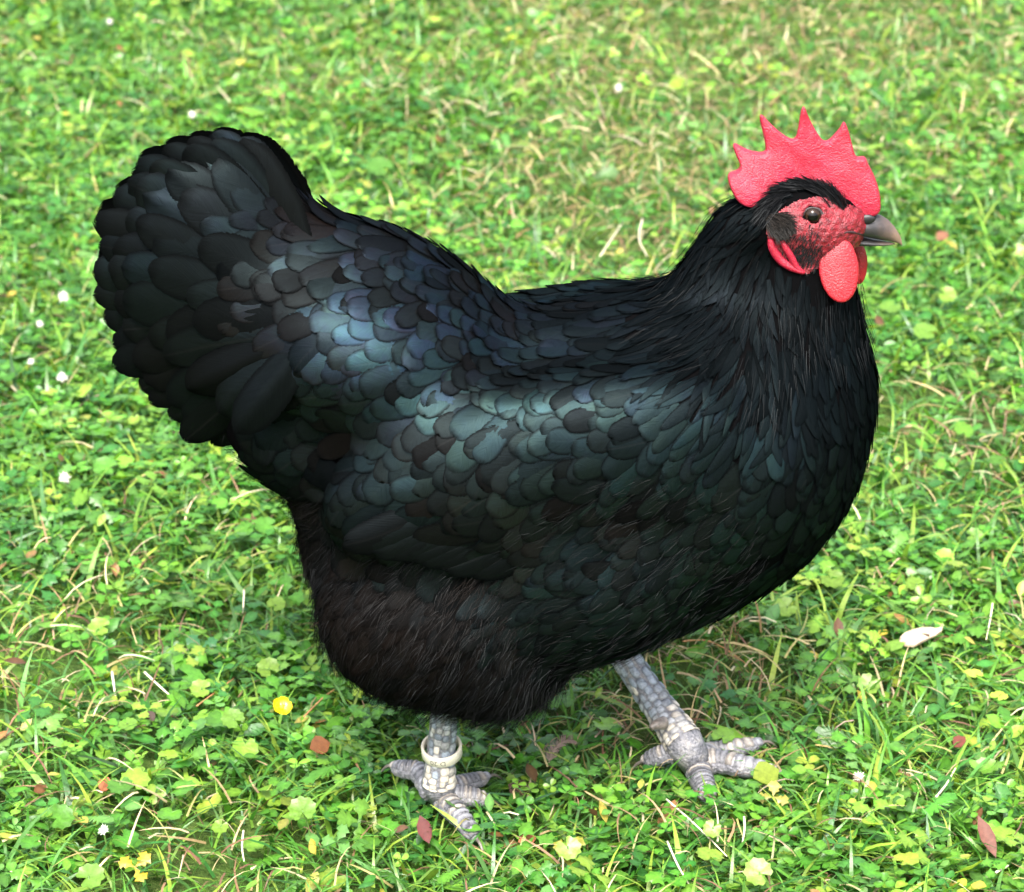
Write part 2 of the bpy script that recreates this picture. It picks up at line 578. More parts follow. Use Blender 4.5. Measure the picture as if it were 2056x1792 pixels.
# order matters: later shapes blend with their own softness
ell(1145, 972, 0, 458, 368, .086, 7, .03)        # trunk
ell(1432, 865, 0, 322, 320, .084, 24, .04)       # breast
ell(880, 1060, 0, 285, 270, .074, 0, .03)        # abdomen
cone((1500, 760, 0), 225, (1580, 490, 0), 98, .74, .016)   # neck
cone((1396, 655, 0), 112, (1488, 475, 0), 84, .8, .010)     # nape
cone((1590, 720, 0), 150, (1640, 540, 0), 72, .7, .03)     # throat
ell(1605, 452, 0, 104, 78, .019, 0, .015)        # head
ell(1682, 446, 0, 46, 44, .0100, 0, .012)
ell(775, 693, 0, 330, 226, .076, -22, .02)       # saddle cushion
cone((690, 640, 0), 190, (470, 570, 0), 205, .5, .03)     # tail root
ell(440, 570, 0, 195, 258, .028, 0, .02)
ell(610, 850, 0, 170, 150, .05, -30, .03)         # tail core
for sgn in (-1, 1):
    if sgn < 0:
        ell(880, 1245, -.052, 250, 190, .046, -8, .016)      # thigh, camera side
        ell(1010, 1335, -.050, 125, 105, .036, 0, .02)
        ell(1050, 940, -.068, 415, 170, .031, 17, .026)      # wing
        ell(1190, 1152, -.055, 215, 188, .042, 16, .020)     # breast feathers over the wing
    else:
        base = PRIMS[-4:]
        for (ty, c, r, t, k) in base[2:]:
            PRIMS.append((ty, c * np.array((1, -1, 1)) + np.array((0, 0, .000 if r[0] > .1 else 0)), r, t, k))
        c = base[0][1] * np.array((1, -1, 1)) + np.array((.085, 0, .012))
        PRIMS.append(('e', c, base[0][2], base[0][3], .016))
        PRIMS.append(('e', c + np.array((.03, -.005, -.035)), np.array((.036, .034, .036)), (1, 0), .02))

SHRINK = 0.004
def body_sdf(P):
    f = None
    for pr in PRIMS:
        d = prim_eval(pr, P)
        f = d if f is None else smin(f, d, pr[-1])
    sh = SHRINK * (1 - smoothstep(0.335, 0.36, P[..., 2]) * smoothstep(0.10, 0.14, P[..., 0]))
    return f + sh

LO, HI, HH = np.array((-.27, -.135, .03)), np.array((.235, .135, .42)), .0032
GP = grid_points(LO, HI, HH)
FG = np.concatenate([body_sdf(GP[i:i + 20]) for i in range(0, GP.shape[0], 20)]).astype(np.float64)
GN3 = np.array(FG.shape)

def fsample(P):
    q = (P - LO) / HH
    q = np.clip(q, 0, GN3 - 1.001)
    i = q.astype(int); t = q - i
    out = 0
    for a in (0, 1):
        for b in (0, 1):
            for c in (0, 1):
                w = (t[..., 0] if a else 1 - t[..., 0]) * (t[..., 1] if b else 1 - t[..., 1]) * (t[..., 2] if c else 1 - t[..., 2])
                out = out + w * FG[i[..., 0] + a, i[..., 1] + b, i[..., 2] + c]
    return out

def fgrad(P, e=.003):
    g = np.stack([fsample(P + np.eye(3)[i] * e) - fsample(P - np.eye(3)[i] * e) for i in range(3)], -1)
    return norm(g)

BV, BF = surface_nets(FG, LO, HH)
for _ in range(2):
    BV = BV - fgrad(BV) * fsample(BV)[:, None]

# ================================================================== the hen: materials
def feather_material(name, base, brown, sheen_gain=1.0, rough=0.43, fray=0.8, fine=16.0):
    m, nt, out = new_mat(name)
    df = N(nt, 'ShaderNodeBsdfDiffuse'); gl = N(nt, 'ShaderNodeBsdfAnisotropic'); ad = N(nt, 'ShaderNodeAddShader')
    uv = N(nt, 'ShaderNodeUVMap'); sep = N(nt, 'ShaderNodeSeparateXYZ')
    L(nt, uv.outputs[0], sep.inputs[0])
    u, v = sep.outputs[0], sep.outputs[1]
    at = N(nt, 'ShaderNodeAttribute', attribute_name='tint')
    sc = N(nt, 'ShaderNodeSeparateColor'); L(nt, at.outputs['Color'], sc.inputs[0])
    rnd, hue, shn = sc.outputs[0], sc.outputs[1], sc.outputs[2]
    brn = at.outputs['Alpha']
    e = math_node(nt, 'MULTIPLY', math_node(nt, 'ABSOLUTE', math_node(nt, 'SUBTRACT', u, 0.5)), 2.0)
    # barbs: fine streaks slanting from the shaft
    bco = math_node(nt, 'SUBTRACT', math_node(nt, 'MULTIPLY', v, 3.0), math_node(nt, 'MULTIPLY', e, 0.9))
    cx = N(nt, 'ShaderNodeCombineXYZ')
    L(nt, math_node(nt, 'MULTIPLY', bco, fine), cx.inputs[0])
    L(nt, math_node(nt, 'MULTIPLY', rnd, 91.0), cx.inputs[1])
    L(nt, math_node(nt, 'MULTIPLY', u, 2.2), cx.inputs[2])
    barb = noise_tex(nt, 1.0, 3, 0.65, cx.outputs[0])
    barb_c = ramp(nt, barb, [(0.30, (0, 0, 0)), (0.72, (1, 1, 1))])
    # loose rim without structural colour
    far = math_node(nt, 'MAXIMUM', e, math_node(nt, 'MULTIPLY', math_node(nt, 'SUBTRACT', v, 0.55), 2.15))
    far = math_node(nt, 'ADD', far, math_node(nt, 'MULTIPLY', math_node(nt, 'SUBTRACT', barb, 0.5), 0.22))
    rim = ramp(nt, far, [(0.74, (0, 0, 0)), (0.98, (1, 1, 1))])
    cut = math_node(nt, 'ADD', math_node(nt, 'MAXIMUM', e, math_node(nt, 'MULTIPLY', math_node(nt, 'SUBTRACT', v, 0.55), 2.2)), math_node(nt, 'MULTIPLY', math_node(nt, 'SUBTRACT', barb, 0.5), fray))
    alpha = math_node(nt, 'LESS_THAN', cut, 0.985)
    tr = N(nt, 'ShaderNodeBsdfTransparent'); msh = N(nt, 'ShaderNodeMixShader')
    L(nt, alpha, msh.inputs[0])
    shaft = ramp(nt, e, [(0.0, (1, 1, 1)), (0.09, (0, 0, 0))])
    # colour
    obn = noise_tex(nt, 90, 3, 0.6, N(nt, 'ShaderNodeNewGeometry').outputs['Position'])
    b1 = mix_col(nt, math_node(nt, 'MULTIPLY', brn, math_node(nt, 'MULTIPLY_ADD', rim, -0.5, 0.9)), (*base, 1), (*brown, 1))
    b2 = mix_col(nt, math_node(nt, 'MULTIPLY', barb_c, 0.45), b1, (0.001, 0.001, 0.001, 1))
    b3 = mix_col(nt, math_node(nt, 'MULTIPLY', shaft, math_node(nt, 'MULTIPLY', math_node(nt, 'POWER', rnd, 6.0), 0.1)), b2, (0.035, 0.032, 0.032, 1))
    hv = math_node(nt, 'ADD', hue, math_node(nt, 'MULTIPLY', math_node(nt, 'SUBTRACT', obn, 0.5), 0.9), clamp=True)
    tint = ramp(nt, hv, [(0.0, (0.24, 0.50, 0.44)), (0.45, (0.20, 0.46, 0.54)), (0.75, (0.20, 0.36, 0.60)), (1.0, (0.26, 0.30, 0.52))])
    tint = mix_col(nt, shn, (0.26, 0.32, 0.36, 1), tint)
    tint = mix_col(nt, math_node(nt, 'MULTIPLY', rim, 0.75), tint, (0.10, 0.10, 0.11, 1))
    spec = math_node(nt, 'MULTIPLY_ADD', shn, 0.052 * sheen_gain, 0.0028)
    spec = math_node(nt, 'MULTIPLY', spec, math_node(nt, 'MULTIPLY_ADD', rim, -0.5, 1.0))
    spec = math_node(nt, 'MULTIPLY', spec, math_node(nt, 'MULTIPLY_ADD', barb, 1.1, 0.45))
    gc = N(nt, 'ShaderNodeVectorMath', operation='SCALE')
    L(nt, tint, gc.inputs[0]); L(nt, spec, gc.inputs['Scale'])
    L(nt, gc.outputs[0], gl.inputs['Color'])
    L(nt, b3, df.inputs['Color'])
    rg = math_node(nt, 'MULTIPLY_ADD', barb, 0.22, rough - 0.1)
    L(nt, rg, gl.inputs['Roughness'])
    bp = N(nt, 'ShaderNodeBump'); bp.inputs['Strength'].default_value = 0.25; bp.inputs['Distance'].default_value = 0.0005
    hgt = math_node(nt, 'ADD', barb, math_node(nt, 'MULTIPLY', shaft, 0.12))
    L(nt, hgt, bp.inputs['Height'])
    for sh in (df, gl): L(nt, bp.outputs[0], sh.inputs['Normal'])
    L(nt, df.outputs[0], ad.inputs[0]); L(nt, gl.outputs[0], ad.inputs[1])
    L(nt, tr.outputs[0], msh.inputs[1]); L(nt, ad.outputs[0], msh.inputs[2])
    L(nt, msh.outputs[0], out.inputs['Surface'])
    return m

M_feather = feather_material('black feather', (0.0007, 0.0012, 0.0014), (0.0040, 0.0025, 0.0020))
M_tailf = feather_material('tail feather', (0.0011, 0.0015, 0.0016), (0.0030, 0.0024, 0.0019), 0.9, 0.42, 0.3)
M_breast = feather_material('breast feather', (0.0008, 0.0012, 0.0014), (0.0040, 0.0027, 0.0022), 0.95, 0.44, 1.9, 22.0)
M_soft = feather_material('soft thigh feather', (0.0011, 0.0012, 0.0013), (0.0042, 0.0029, 0.0023), 0.9, 0.5, 3.2, 26.0)
M_skin_black = simple_mat('down under the plumage', (0.002, 0.002, 0.0022), 0.9, 0.0)

def strand_material(name, spec):
    m, nt, out = new_mat(name)
    at = N(nt, 'ShaderNodeAttribute', attribute_name='tint')
    df = N(nt, 'ShaderNodeBsdfDiffuse'); gl = N(nt, 'ShaderNodeBsdfAnisotropic'); ad = N(nt, 'ShaderNodeAddShader')
    L(nt, at.outputs['Color'], df.inputs['Color'])
    gl.inputs['Color'].default_value = (spec * .9, spec, spec * 1.05, 1); gl.inputs['Roughness'].default_value = .4
    L(nt, df.outputs[0], ad.inputs[0]); L(nt, gl.outputs[0], ad.inputs[1])
    L(nt, ad.outputs[0], out.inputs['Surface'])
    return m
M_strand = strand_material('fluff strands', .0045)

# ================================================================== the hen: plumage
hen = bpy.data.objects.new('hen', None)
COL.objects.link(hen)
tag(hen, 'plump black hen with green-blue sheen and red comb walking across the lawn', 'hen')
body = fast_mesh('body', BV, BF, M_skin_black, parent=hen, smooth=True)

# guides: px, py, dir x, dir y | spacing mm, length mm, width mm, lift mm | narrow, fluff, sheen, hue, brown
GUIDES = [
 # crown and hackle
 (1480, 430, -.75, .65,  5, 13, 3.2, 1.5, 1.0, 0, .10, .6, 0),
 (1530, 410, -.85, .50,  4, 9, 2.6, 1.2, 1.0, 0, .10, .6, 0),
 (1600, 378, -1.0, .05,  4, 9, 2.4, .9, 1.0, 0, .10, .6, 0),
 (1650, 388, -.95, -.15,  4, 7, 2.2, .9, 1.0, 0, .10, .6, 0),
 (1690, 402, -.9, -.3,  4, 6, 2.0, .8, 1.0, 0, .08, .6, 0),
 (1430, 500, -.60, .80,  6, 24, 4.0, 2.0, 1.0, 0, .10, .6, 0),
 (1375, 560, -.60, .80,  6.5, 24, 4.6, 1.8, 1.0, 0, .12, .6, 0),
 (1480, 560, -.30, .95,  6, 26, 4.2, 2.0, 1.0, 0, .12, .6, 0),
 (1560, 560, -.08, 1.0,  6, 20, 4.0, 2.0, 1.0, 0, .10, .6, 0),
 (1620, 600, .05, 1.0,   6, 20, 4.0, 2.0, 1.0, 0, .08, .5, .1),
 (1690, 660, .15, 1.0,   6, 26, 5.0, 2.2, .8, 0, .08, .5, .1),
 (1440, 660, -.50, .85,  7, 34, 5.0, 2.6, 1.0, 0, .16, .55, 0),
 (1330, 650, -.80, .60,  7, 26, 5.2, 2.0, .9, 0, .16, .55, 0),
 (1550, 690, -.12, 1.0,  7, 34, 5.0, 2.6, .9, 0, .16, .5, 0),
 (1370, 740, -.75, .65,  8, 34, 6.0, 3.0, .85, 0, .45, .5, 0),
 (1450, 780, -.45, .90,  7.5, 34, 5.5, 3.0, .85, 0, .55, .42, 0),
 (1530, 800, -.22, .97,  8, 32, 6.5, 3.0, .7, 0, .42, .38, 0),
 (1640, 780, 0, 1.0,     8, 30, 7.5, 3.0, .6, 0, .18, .4, 0),
 (1735, 780, .05, 1.0,   8, 28, 8.0, 2.6, .4, 0, .10, .4, 0),
 (1270, 575, -1.0, .05,  9, 28, 9.5, 2.6, .25, 0, .25, .75, .1),
 # shoulder and back
 (1230, 590, -1.0, .05,  9, 32, 9.5, 3.0, .25, 0, .30, .75, .2),
 (1200, 660, -.97, .20,  9, 30, 10, 3.0, .15, 0, .55, .55, .2),
 (1100, 620, -.98, .15,  9, 30, 10, 3.0, .05, 0, .75, .78, .3),
 (1290, 720, -.90, .40,  9, 30, 10, 3.0, .2, 0, .65, .35, .1),
 (1150, 760, -.92, .36,  9.5, 30, 11, 3.0, 0, 0, .70, .25, .2),
 (1000, 640, -.95, .28,  9, 28, 10, 3.0, 0, 0, .95, .72, .3),
 (900, 560, -.95, .30,   8.5, 28, 9.5, 3.0, .05, 0, .85, .80, .4),
 (800, 500, -.92, .35,   9, 30, 10, 3.0, .1, 0, .60, .80, .5),
 (690, 440, -.95, -.05,   8, 38, 10, 6.0, .35, 0, .25, .8, .7),
 # saddle cushion
 (820, 620, -.95, .30,   9.5, 28, 11, 3.2, 0, 0, 1.0, .66, .3),
 (720, 600, -.96, .28,   10, 32, 12, 3.4, 0, 0, .80, .62, .5),
 (630, 545, -.95, .10,   10, 36, 13, 5.5, 0, 0, .25, .4, .8),
 (640, 680, -.90, .45,   11, 36, 14, 5.5, 0, 0, .60, .5, .7),
 (760, 720, -.88, .45,   10, 30, 12, 3.4, 0, 0, .85, .55, .4),
 (700, 800, -.82, .55,   10.5, 32, 12.5, 3.6, 0, 0, .55, .4, .6),
 (560, 720, -.85, .52,   12, 40, 15.5, 6.0, 0, 0, .30, .4, .6),
 (880, 760, -.90, .45,   10, 30, 11.5, 3.2, 0, 0, .85, .45, .3),
 (800, 850, -.85, .52,   10.5, 32, 12, 3.4, 0, 0, .55, .35, .4),
 (600, 850, -.80, .60,   13, 40, 15, 4.0, .1, 0, .20, .4, .4),
 # wing
 (1330, 830, -.88, .45,  10, 30, 11.5, 3.2, .1, 0, .55, .3, .1),
 (1200, 860, -.88, .48,  10, 30, 12, 3.2, 0, 0, .50, .2, .3),
 (1050, 880, -.85, .52,  10.5, 32, 12.5, 3.4, 0, 0, .50, .22, .4),
 (930, 930, -.82, .58,   11, 34, 13, 3.4, 0, 0, .35, .3, .7),
 (1120, 960, -.80, .60,  11, 34, 13, 3.4, 0, 0, .30, .2, .5),
 (1000, 1010, -.82, .56, 12, 38, 14, 3.6, 0, 0, .20, .2, .6),
 (850, 1020, -.86, .50,  13, 42, 15, 3.8, 0, 0, .22, .25, .4),
 (730, 1050, -.90, .42,  14, 46, 16, 3.8, 0, 0, .15, .3, .3),
 (950, 1100, -.88, .42,  14, 46, 15, 3.6, .1, 0, .15, .2, .3),
 # breast
 (1400, 900, -.65, .75,  10, 30, 12, 3.2, .1, 0, .40, .35, .3),
 (1520, 930, -.45, .90,  9.5, 29, 11.5, 3.2, .05, 0, .38, .3, .2),
 (1640, 930, -.20, .98,  9.5, 28, 11, 3.0, .1, 0, .22, .4, .1),
 (1740, 900, 0, 1.0,     9, 28, 10.5, 2.8, .1, 0, .15, .5, .1),
 (1420, 1020, -.70, .72, 10, 32, 12, 3.4, .1, 0, .42, .25, .3),
 (1300, 1030, -.80, .58, 10.5, 34, 12, 3.6, .2, 0, .28, .3, .5),
 (1540, 1060, -.55, .82, 10, 30, 11.5, 3.2, .1, 0, .38, .25, .2),
 (1660, 1040, -.30, .95, 9.5, 28, 11, 3.0, .1, 0, .25, .3, .2),
 (1130, 1090, -.85, .50, 11, 38, 12.5, 4.2, .3, 0, .25, .35, .5),
 (1230, 1140, -.82, .56, 11, 36, 12.5, 3.8, .25, 0, .30, .3, .3),
 (1400, 1140, -.78, .62, 10.5, 34, 12, 3.4, .2, 0, .32, .25, .2),
 (1560, 1160, -.75, .66, 10, 32, 11.5, 3.2, .2, 0, .20, .3, .1),
 (1080, 1190, -.80, .60, 11, 38, 12, 4.0, .35, 0, .28, .35, .2),
 (1200, 1260, -.90, .45, 11, 38, 11, 3.8, .4, 0, .22, .4, .1),
 (1380, 1240, -.90, .42, 11, 36, 11, 3.4, .4, 0, .10, .4, 0),
 (1120, 1330, -.75, .66, 11, 34, 10, 3.6, .6, .4, .10, .4, .3),
 # thigh and fluff
 (700, 1130, -.75, .65,  9, 28, 10, 3.4, .5, 1, .03, .5, .8),
 (640, 1180, -.75, .65,  9, 26, 10, 3.4, .5, 1, .03, .5, .8),
 (850, 1180, -.65, .75,  9, 30, 11, 3.4, .5, 1, .03, .5, .9),
 (960, 1190, -.55, .85,  9, 30, 11, 3.4, .5, 1, .03, .5, .9),
 (1000, 1290, -.50, .86, 9, 30, 11, 3.6, .5, 1, .05, .5, .7),
 (780, 1290, -.60, .80,  9, 30, 11, 3.6, .5, 1, .03, .5, .6),
 (900, 1380, -.45, .90,  9, 26, 10, 3.6, .6, 1, .03, .5, .4),
 (680, 1280, -.60, .80,  9, 26, 10, 3.6, .6, 1, .03, .5, .4),
 (1060, 1390, -.25, .97, 9, 26, 9, 3.6, .6, 1, .03, .5, .4),
 (600, 1020, -.80, .60,  9, 28, 10, 3.4, .6, 1, .03, .5, .3),
 (560, 960, -.85, .50,   11, 34, 12, 3.6, .3, 0.15, .06, .5, .2),
]
GUIDES = np.array(GUIDES, float)
GUIDES[:, 10] = np.where(GUIDES[:, 8] > .8, GUIDES[:, 10], .21 + .48 * GUIDES[:, 10])
low_g = (GUIDES[:, 1] > 870) & (GUIDES[:, 9] < .3) & (GUIDES[:, 0] > 820)
GUIDES[low_g, 10] += np.where(GUIDES[low_g, 0] > 1080, .17, .14)  # extra sheen low on breast and wing stands in for reflected skylight
br_g = (GUIDES[:, 1] > 880) & (GUIDES[:, 9] < .3) & (GUIDES[:, 0] > 1060)
GUIDES[br_g, 8] += .14
fl_g = GUIDES[:, 9] >= 1
GUIDES[fl_g, 8] = .55; GUIDES[fl_g, 6] = 12; GUIDES[fl_g, 5] *= 1.15; GUIDES[fl_g, 10] = .09; GUIDES[fl_g, 7] = 4.2

def cast(px, py):
    d = norm(ray(px, py)); t = 1.2
    for _ in range(80):
        f = fsample(CAM + d * t)
        if f < 0.0004: break
        t += max(float(f) * 0.8, 0.0004)
        if t > 2.2: return None
    return CAM + d * t

gp, gd, gv = [], [], []
for g in GUIDES:
    px, py = g[0], g[1]
    P = cast(px, py)
    if P is None:                                   # slide towards the middle of the bird
        for s in np.linspace(0, .6, 40):
            P = cast(px + (1050 - px) * s, py + (850 - py) * s)
            if P is not None: break
    n = fgrad(P[None])[0]
    d = RIGHT * g[2] - UPV * g[3]
    d = d - n * (d @ n); d = d / np.linalg.norm(d)
    gp.append(P); gd.append(d); gv.append(g[4:])
gp, gd, gv = np.array(gp), np.array(gd), np.array(gv)
mir = np.array((1, -1, 1.0))
gp = np.concatenate([gp, gp * mir]); gd = np.concatenate([gd, gd * mir]); gv = np.concatenate([gv, gv])

def guide_eval(P):
    d2 = ((P[:, None, :] - gp[None]) ** 2).sum(-1)
    w = 1 / (d2 + 1e-5) ** 2.2
    w /= w.sum(1, keepdims=True)
    D = (w[..., None] * gd[None]).sum(1)
    n = fgrad(P)
    D = norm(D - n * (D * n).sum(-1, keepdims=True))
    return D, w @ gv, n

# seeds spread over the skin
tri = np.concatenate([BF[:, [0, 1, 2]], BF[:, [0, 2, 3]]])
A, B, C = BV[tri[:, 0]], BV[tri[:, 1]], BV[tri[:, 2]]
area = np.linalg.norm(np.cross(B - A, C - A), axis=1)
ti = RNG.choice(len(tri), 60000, p=area / area.sum())
r1, r2 = np.sqrt(RNG.random(60000)), RNG.random(60000)
cand = A[ti] * (1 - r1)[:, None] + B[ti] * (r1 * (1 - r2))[:, None] + C[ti] * (r1 * r2)[:, None]
cpx = project(cand)

FACE = [(1548, 440), (1600, 395), (1650, 392), (1720, 400), (1760, 380), (1850, 420), (1850, 520), (1745, 560), (1690, 545), (1630, 560), (1575, 545), (1545, 490)]
in_face = ((poly_sdf(cpx, FACE) < 6) | (cpx[:, 0] > 1660) & (cpx[:, 1] < 560)) & (cand[:, 2] > .28)
tail_zone = (cand[:, 0] < W(575, 600)[0]) & (cand[:, 2] > .19)
cand = cand[~in_face & ~tail_zone]
D, PV, NN = guide_eval(cand)
keep, cells = [], {}
CS = .0125
for i, (p, r) in enumerate(zip(cand, PV[:, 0] * .00082)):
    c = (int(p[0] / CS + 100), int(p[1] / CS + 100), int(p[2] / CS + 100))
    ok = True
    for a in (-1, 0, 1):
        for b in (-1, 0, 1):
            for e in (-1, 0, 1):
                for j in cells.get((c[0] + a, c[1] + b, c[2] + e), ()):
                    q = cand[j]; dx, dy, dz = q[0] - p[0], q[1] - p[1], q[2] - p[2]
                    al = dx * D[i, 0] + dy * D[i, 1] + dz * D[i, 2]
                    if dx * dx + dy * dy + dz * dz + al * al * 1.1 < r * r:
                        ok = False; break
                if not ok: break
            if not ok: break
        if not ok: break
    if ok:
        keep.append(i); cells.setdefault(c, []).append(i)
P0, D0, V0, N0 = cand[keep], D[keep], PV[keep], NN[keep]

TT = np.array([0, .32, .58, .73, .84, .92, .972, 1.0])
UU = np.array([-1, -.72, -.3, 0, .3, .72, 1.0])

def width_profile(t, narrow):
    sc = (0.45 + 0.55 * smoothstep(0, .45, t)) * np.sqrt(np.maximum(1 - np.clip((t - .70) / .30, 0, 1) ** 2.1, .012))
    ha = (0.55 + 0.45 * smoothstep(0, .3, t)) * np.maximum(1 - np.clip((t - .35) / .65, 0, 1) ** 1.7, .03)
    return sc * (1 - narrow) + ha * narrow

def lay_feathers(P, Dv, Nv, Ln, Wd, Lift, Nar, h0=.0006, bend=.30, sway_b=0.0):
    """feathers that follow the skin, root at P, tip a little proud; arrays (n, rows, cols, 3)"""
    n = len(P)
    out = np.zeros((n, len(TT), len(UU), 3))
    x = P + Nv * h0; d = Dv.copy(); nrm = Nv.copy()
    tw = RNG.normal(0, .12, n)
    sway = RNG.normal(0, .35, n) * (1 if bend > .2 else .4) + sway_b
    for i, t in enumerate(TT):
        if i:
            ds = (Ln * (t - TT[i - 1]))[:, None]
            b = np.cross(nrm, d)
            d = norm(d + b * (sway * (t - TT[i - 1]))[:, None])
            p = x + d * ds
            tgt = h0 + Lift * t ** 1.3
            f = fsample(p); g = fgrad(p)
            corr = np.maximum(tgt - f, -bend * ds[:, 0])
            q = p + g * corr[:, None]
            d = norm(q - x); x = q
            nrm = norm(g - d * (g * d).sum(-1, keepdims=True))
        b = np.cross(nrm, d)
        b = b * np.cos(tw)[:, None] + nrm * np.sin(tw)[:, None]
        w = Wd * width_profile(t, Nar)
        for j, u in enumerate(UU):
            p = x + b * (u * w)[:, None]
            f = fsample(p); g = fgrad(p)
            tgt = (h0 + Lift * t ** 1.3) - (.07 * w) * abs(u) ** 1.6 * (0.4 + .6 * t)
            corr = np.clip(np.maximum(tgt, .0002) - f, -.45 * np.abs(u) * w - 1e-4, .02)
            out[:, i, j] = p + g * corr[:, None]
    # ragged rim
    jit = RNG.normal(0, .035, (n, len(TT))) * Wd[:, None]
    ax = norm(out[:, -1:, 3] - out[:, :1, 3])
    out[:, 1:, 0] += ax * jit[:, 1:, None]; out[:, 1:, -1] += ax * jit[:, 1:, None][:, ::-1]
    return out

nr, nc = len(TT), len(UU)
FQ = np.array([(i * nc + j, i * nc + j + 1, (i + 1) * nc + j + 1, (i + 1) * nc + j) for i in range(nr - 1) for j in range(nc - 1)])
FUV = np.array([((u + 1) / 2, t) for t in TT for u in UU])

def feather_mesh(name, arr, col, mat, parent, uv_w=None):
    n = len(arr)
    V = arr.reshape(-1, 3)
    F = (FQ[None] + (np.arange(n) * nr * nc)[:, None, None]).reshape(-1, 4)
    return fast_mesh(name, V, F, mat, np.repeat(col, nr * nc, 0), np.tile(FUV, (n, 1)), parent, True)

nF = len(P0)
rv = lambda s: RNG.normal(1, s, nF)
Ln = V0[:, 1] * .001 * rv(.10); Wd = V0[:, 2] * .0005 * (1.34 - .25 * np.clip(V0[:, 4], 0, 1)) * rv(.10); Lf = V0[:, 3] * .00072 * np.clip(rv(.18), .5, 1.6)
ARR = lay_feathers(P0, norm(D0 + N0 * 0 + np.cross(N0, D0) * RNG.normal(0, .12, nF)[:, None]), N0, Ln, Wd, Lf, np.clip(V0[:, 4], 0, 1))
patch = vnoise(P0 * 14, 3, 2)
COLF = np.stack([RNG.random(nF),
                 np.clip(V0[:, 7] * .88 + RNG.normal(0, .11, nF) + .12 * patch, 0, .8),
                 np.clip(V0[:, 6] * np.clip(1 + RNG.normal(0, .35, nF) + .3 * patch, .1, 2), 0, 1),
                 np.clip(V0[:, 8] * np.where(V0[:, 5] > .45, 1, .65) * (1 + RNG.normal(0, .5, nF)) * (1 + .6 * vnoise(P0 * 25, 5, 2)), 0, 1)], 1)

hid = np.linalg.norm(project(ARR[:, 5, 3]) - np.array((634, 932)), axis=1) < 40          # sheen cut here to darken a bright glint behind the wing
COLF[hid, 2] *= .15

# which feathers show largest from the front
cen = ARR[:, 4, 3]
facing = -(N0 @ FWD)
pxc = project(cen)
score = Ln * Wd * facing * (facing > .15) * (cen[:, 1] < .03) * (V0[:, 4] < .62) * (V0[:, 5] < .5)
region = np.full(nF, 'back_feather', object)
wing_poly = [(1420, 800), (1290, 770), (1050, 800), (900, 880), (680, 980), (630, 1080), (700, 1130), (950, 1180), (1010, 1060), (1240, 980), (1400, 900)]
region[poly_sdf(pxc, wing_poly) < 0] = 'wing_feather'
region[(poly_sdf(pxc, [(1420, 800), (1400, 900), (1240, 980), (1010, 1060), (950, 1180), (1000, 1450), (1800, 1450), (1800, 700), (1560, 780)]) < 0)] = 'breast_feather'
single = np.zeros(nF, bool)
for reg, top in (('back_feather', 300), ('wing_feather', 260), ('breast_feather', 280)):
    ids = np.where((region == reg) & (score > 0))[0]
    ids = ids[np.argsort(-score[ids])][:top]
    single[ids] = True
wing_rest = (region == 'wing_feather') & (facing > .15) & (cen[:, 1] < 0) & ~single
rest = ~single & ~wing_rest
soft = rest & (V0[:, 5] > .45)
rest = rest & ~soft
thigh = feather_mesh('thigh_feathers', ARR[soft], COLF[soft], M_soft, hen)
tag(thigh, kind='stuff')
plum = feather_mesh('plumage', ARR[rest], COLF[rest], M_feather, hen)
tag(plum, kind='stuff')
print('feathers', nF, 'single', single.sum())

# flight feathers showing below the coverts, camera side and far side: the wing
def free_feather(root, mid, tip, wid, nout, roll=0.0, narrow=0.0, cup=.25, rows=None):
    """a feather along a bent spine; nout = the way its upper face looks"""
    root, mid, tip, nout = (np.asarray(v, float) for v in (root, mid, tip, nout))
    res = np.zeros((nr, nc, 3))
    wob = RNG.normal(0, .03, (nr, 2))
    for i, t in enumerate(TT):
        c = root * (1 - t) ** 2 + mid * 2 * t * (1 - t) + tip * t * t
        d = norm((mid - root) * (1 - t) + (tip - mid) * t)
        nn = norm(nout - d * (nout @ d))
        b = np.cross(nn, d)
        b2 = b * math.cos(roll) + nn * math.sin(roll)
        n2 = np.cross(d, b2)
        w = wid * float(width_profile(np.array(t), narrow))
        for j, u in enumerate(UU):
            res[i, j] = c + b2 * u * w - n2 * (cup * w * u * u) + d * (wob[i, 0 if u < 0 else 1] * wid * abs(u) * (t > .2))
    return res

flight, fl_col = [], []
WY = -.094
for i in range(11):
    f = i / 10
    tip = W(690 + 250 * f + RNG.normal(0, 4), 1088 + 62 * f + RNG.normal(0, 4), WY + .004 * f)
    root = W(960 + 210 * f, 960 + 60 * f, WY + .010)
    mid = (root + tip) / 2 + np.array((0, -.006, -.010))
    flight.append(free_feather(root, mid, tip, .0105, (0, -1, .25), roll=-.15))
    fl_col.append((RNG.random(), .15 + .2 * RNG.random(), .25 * RNG.random() + .12, .2))
flight = np.array(flight); fl_col = np.array(fl_col)
wing_arr = np.concatenate([ARR[wing_rest], flight]); wing_col = np.concatenate([COLF[wing_rest], fl_col])
wing = feather_mesh('wing', wing_arr, wing_col, M_feather, hen)
tag(wing, kind='stuff')
far_wing = feather_mesh('wing', (flight * mir)[:, :, ::-1], fl_col, M_feather, hen)
tag(far_wing, kind='stuff')
for i in np.where(single)[0]:
    feather_mesh(region[i], ARR[i:i + 1], COLF[i:i + 1], M_breast if region[i] == 'breast_feather' else M_feather, wing if region[i] == 'wing_feather' else hen)

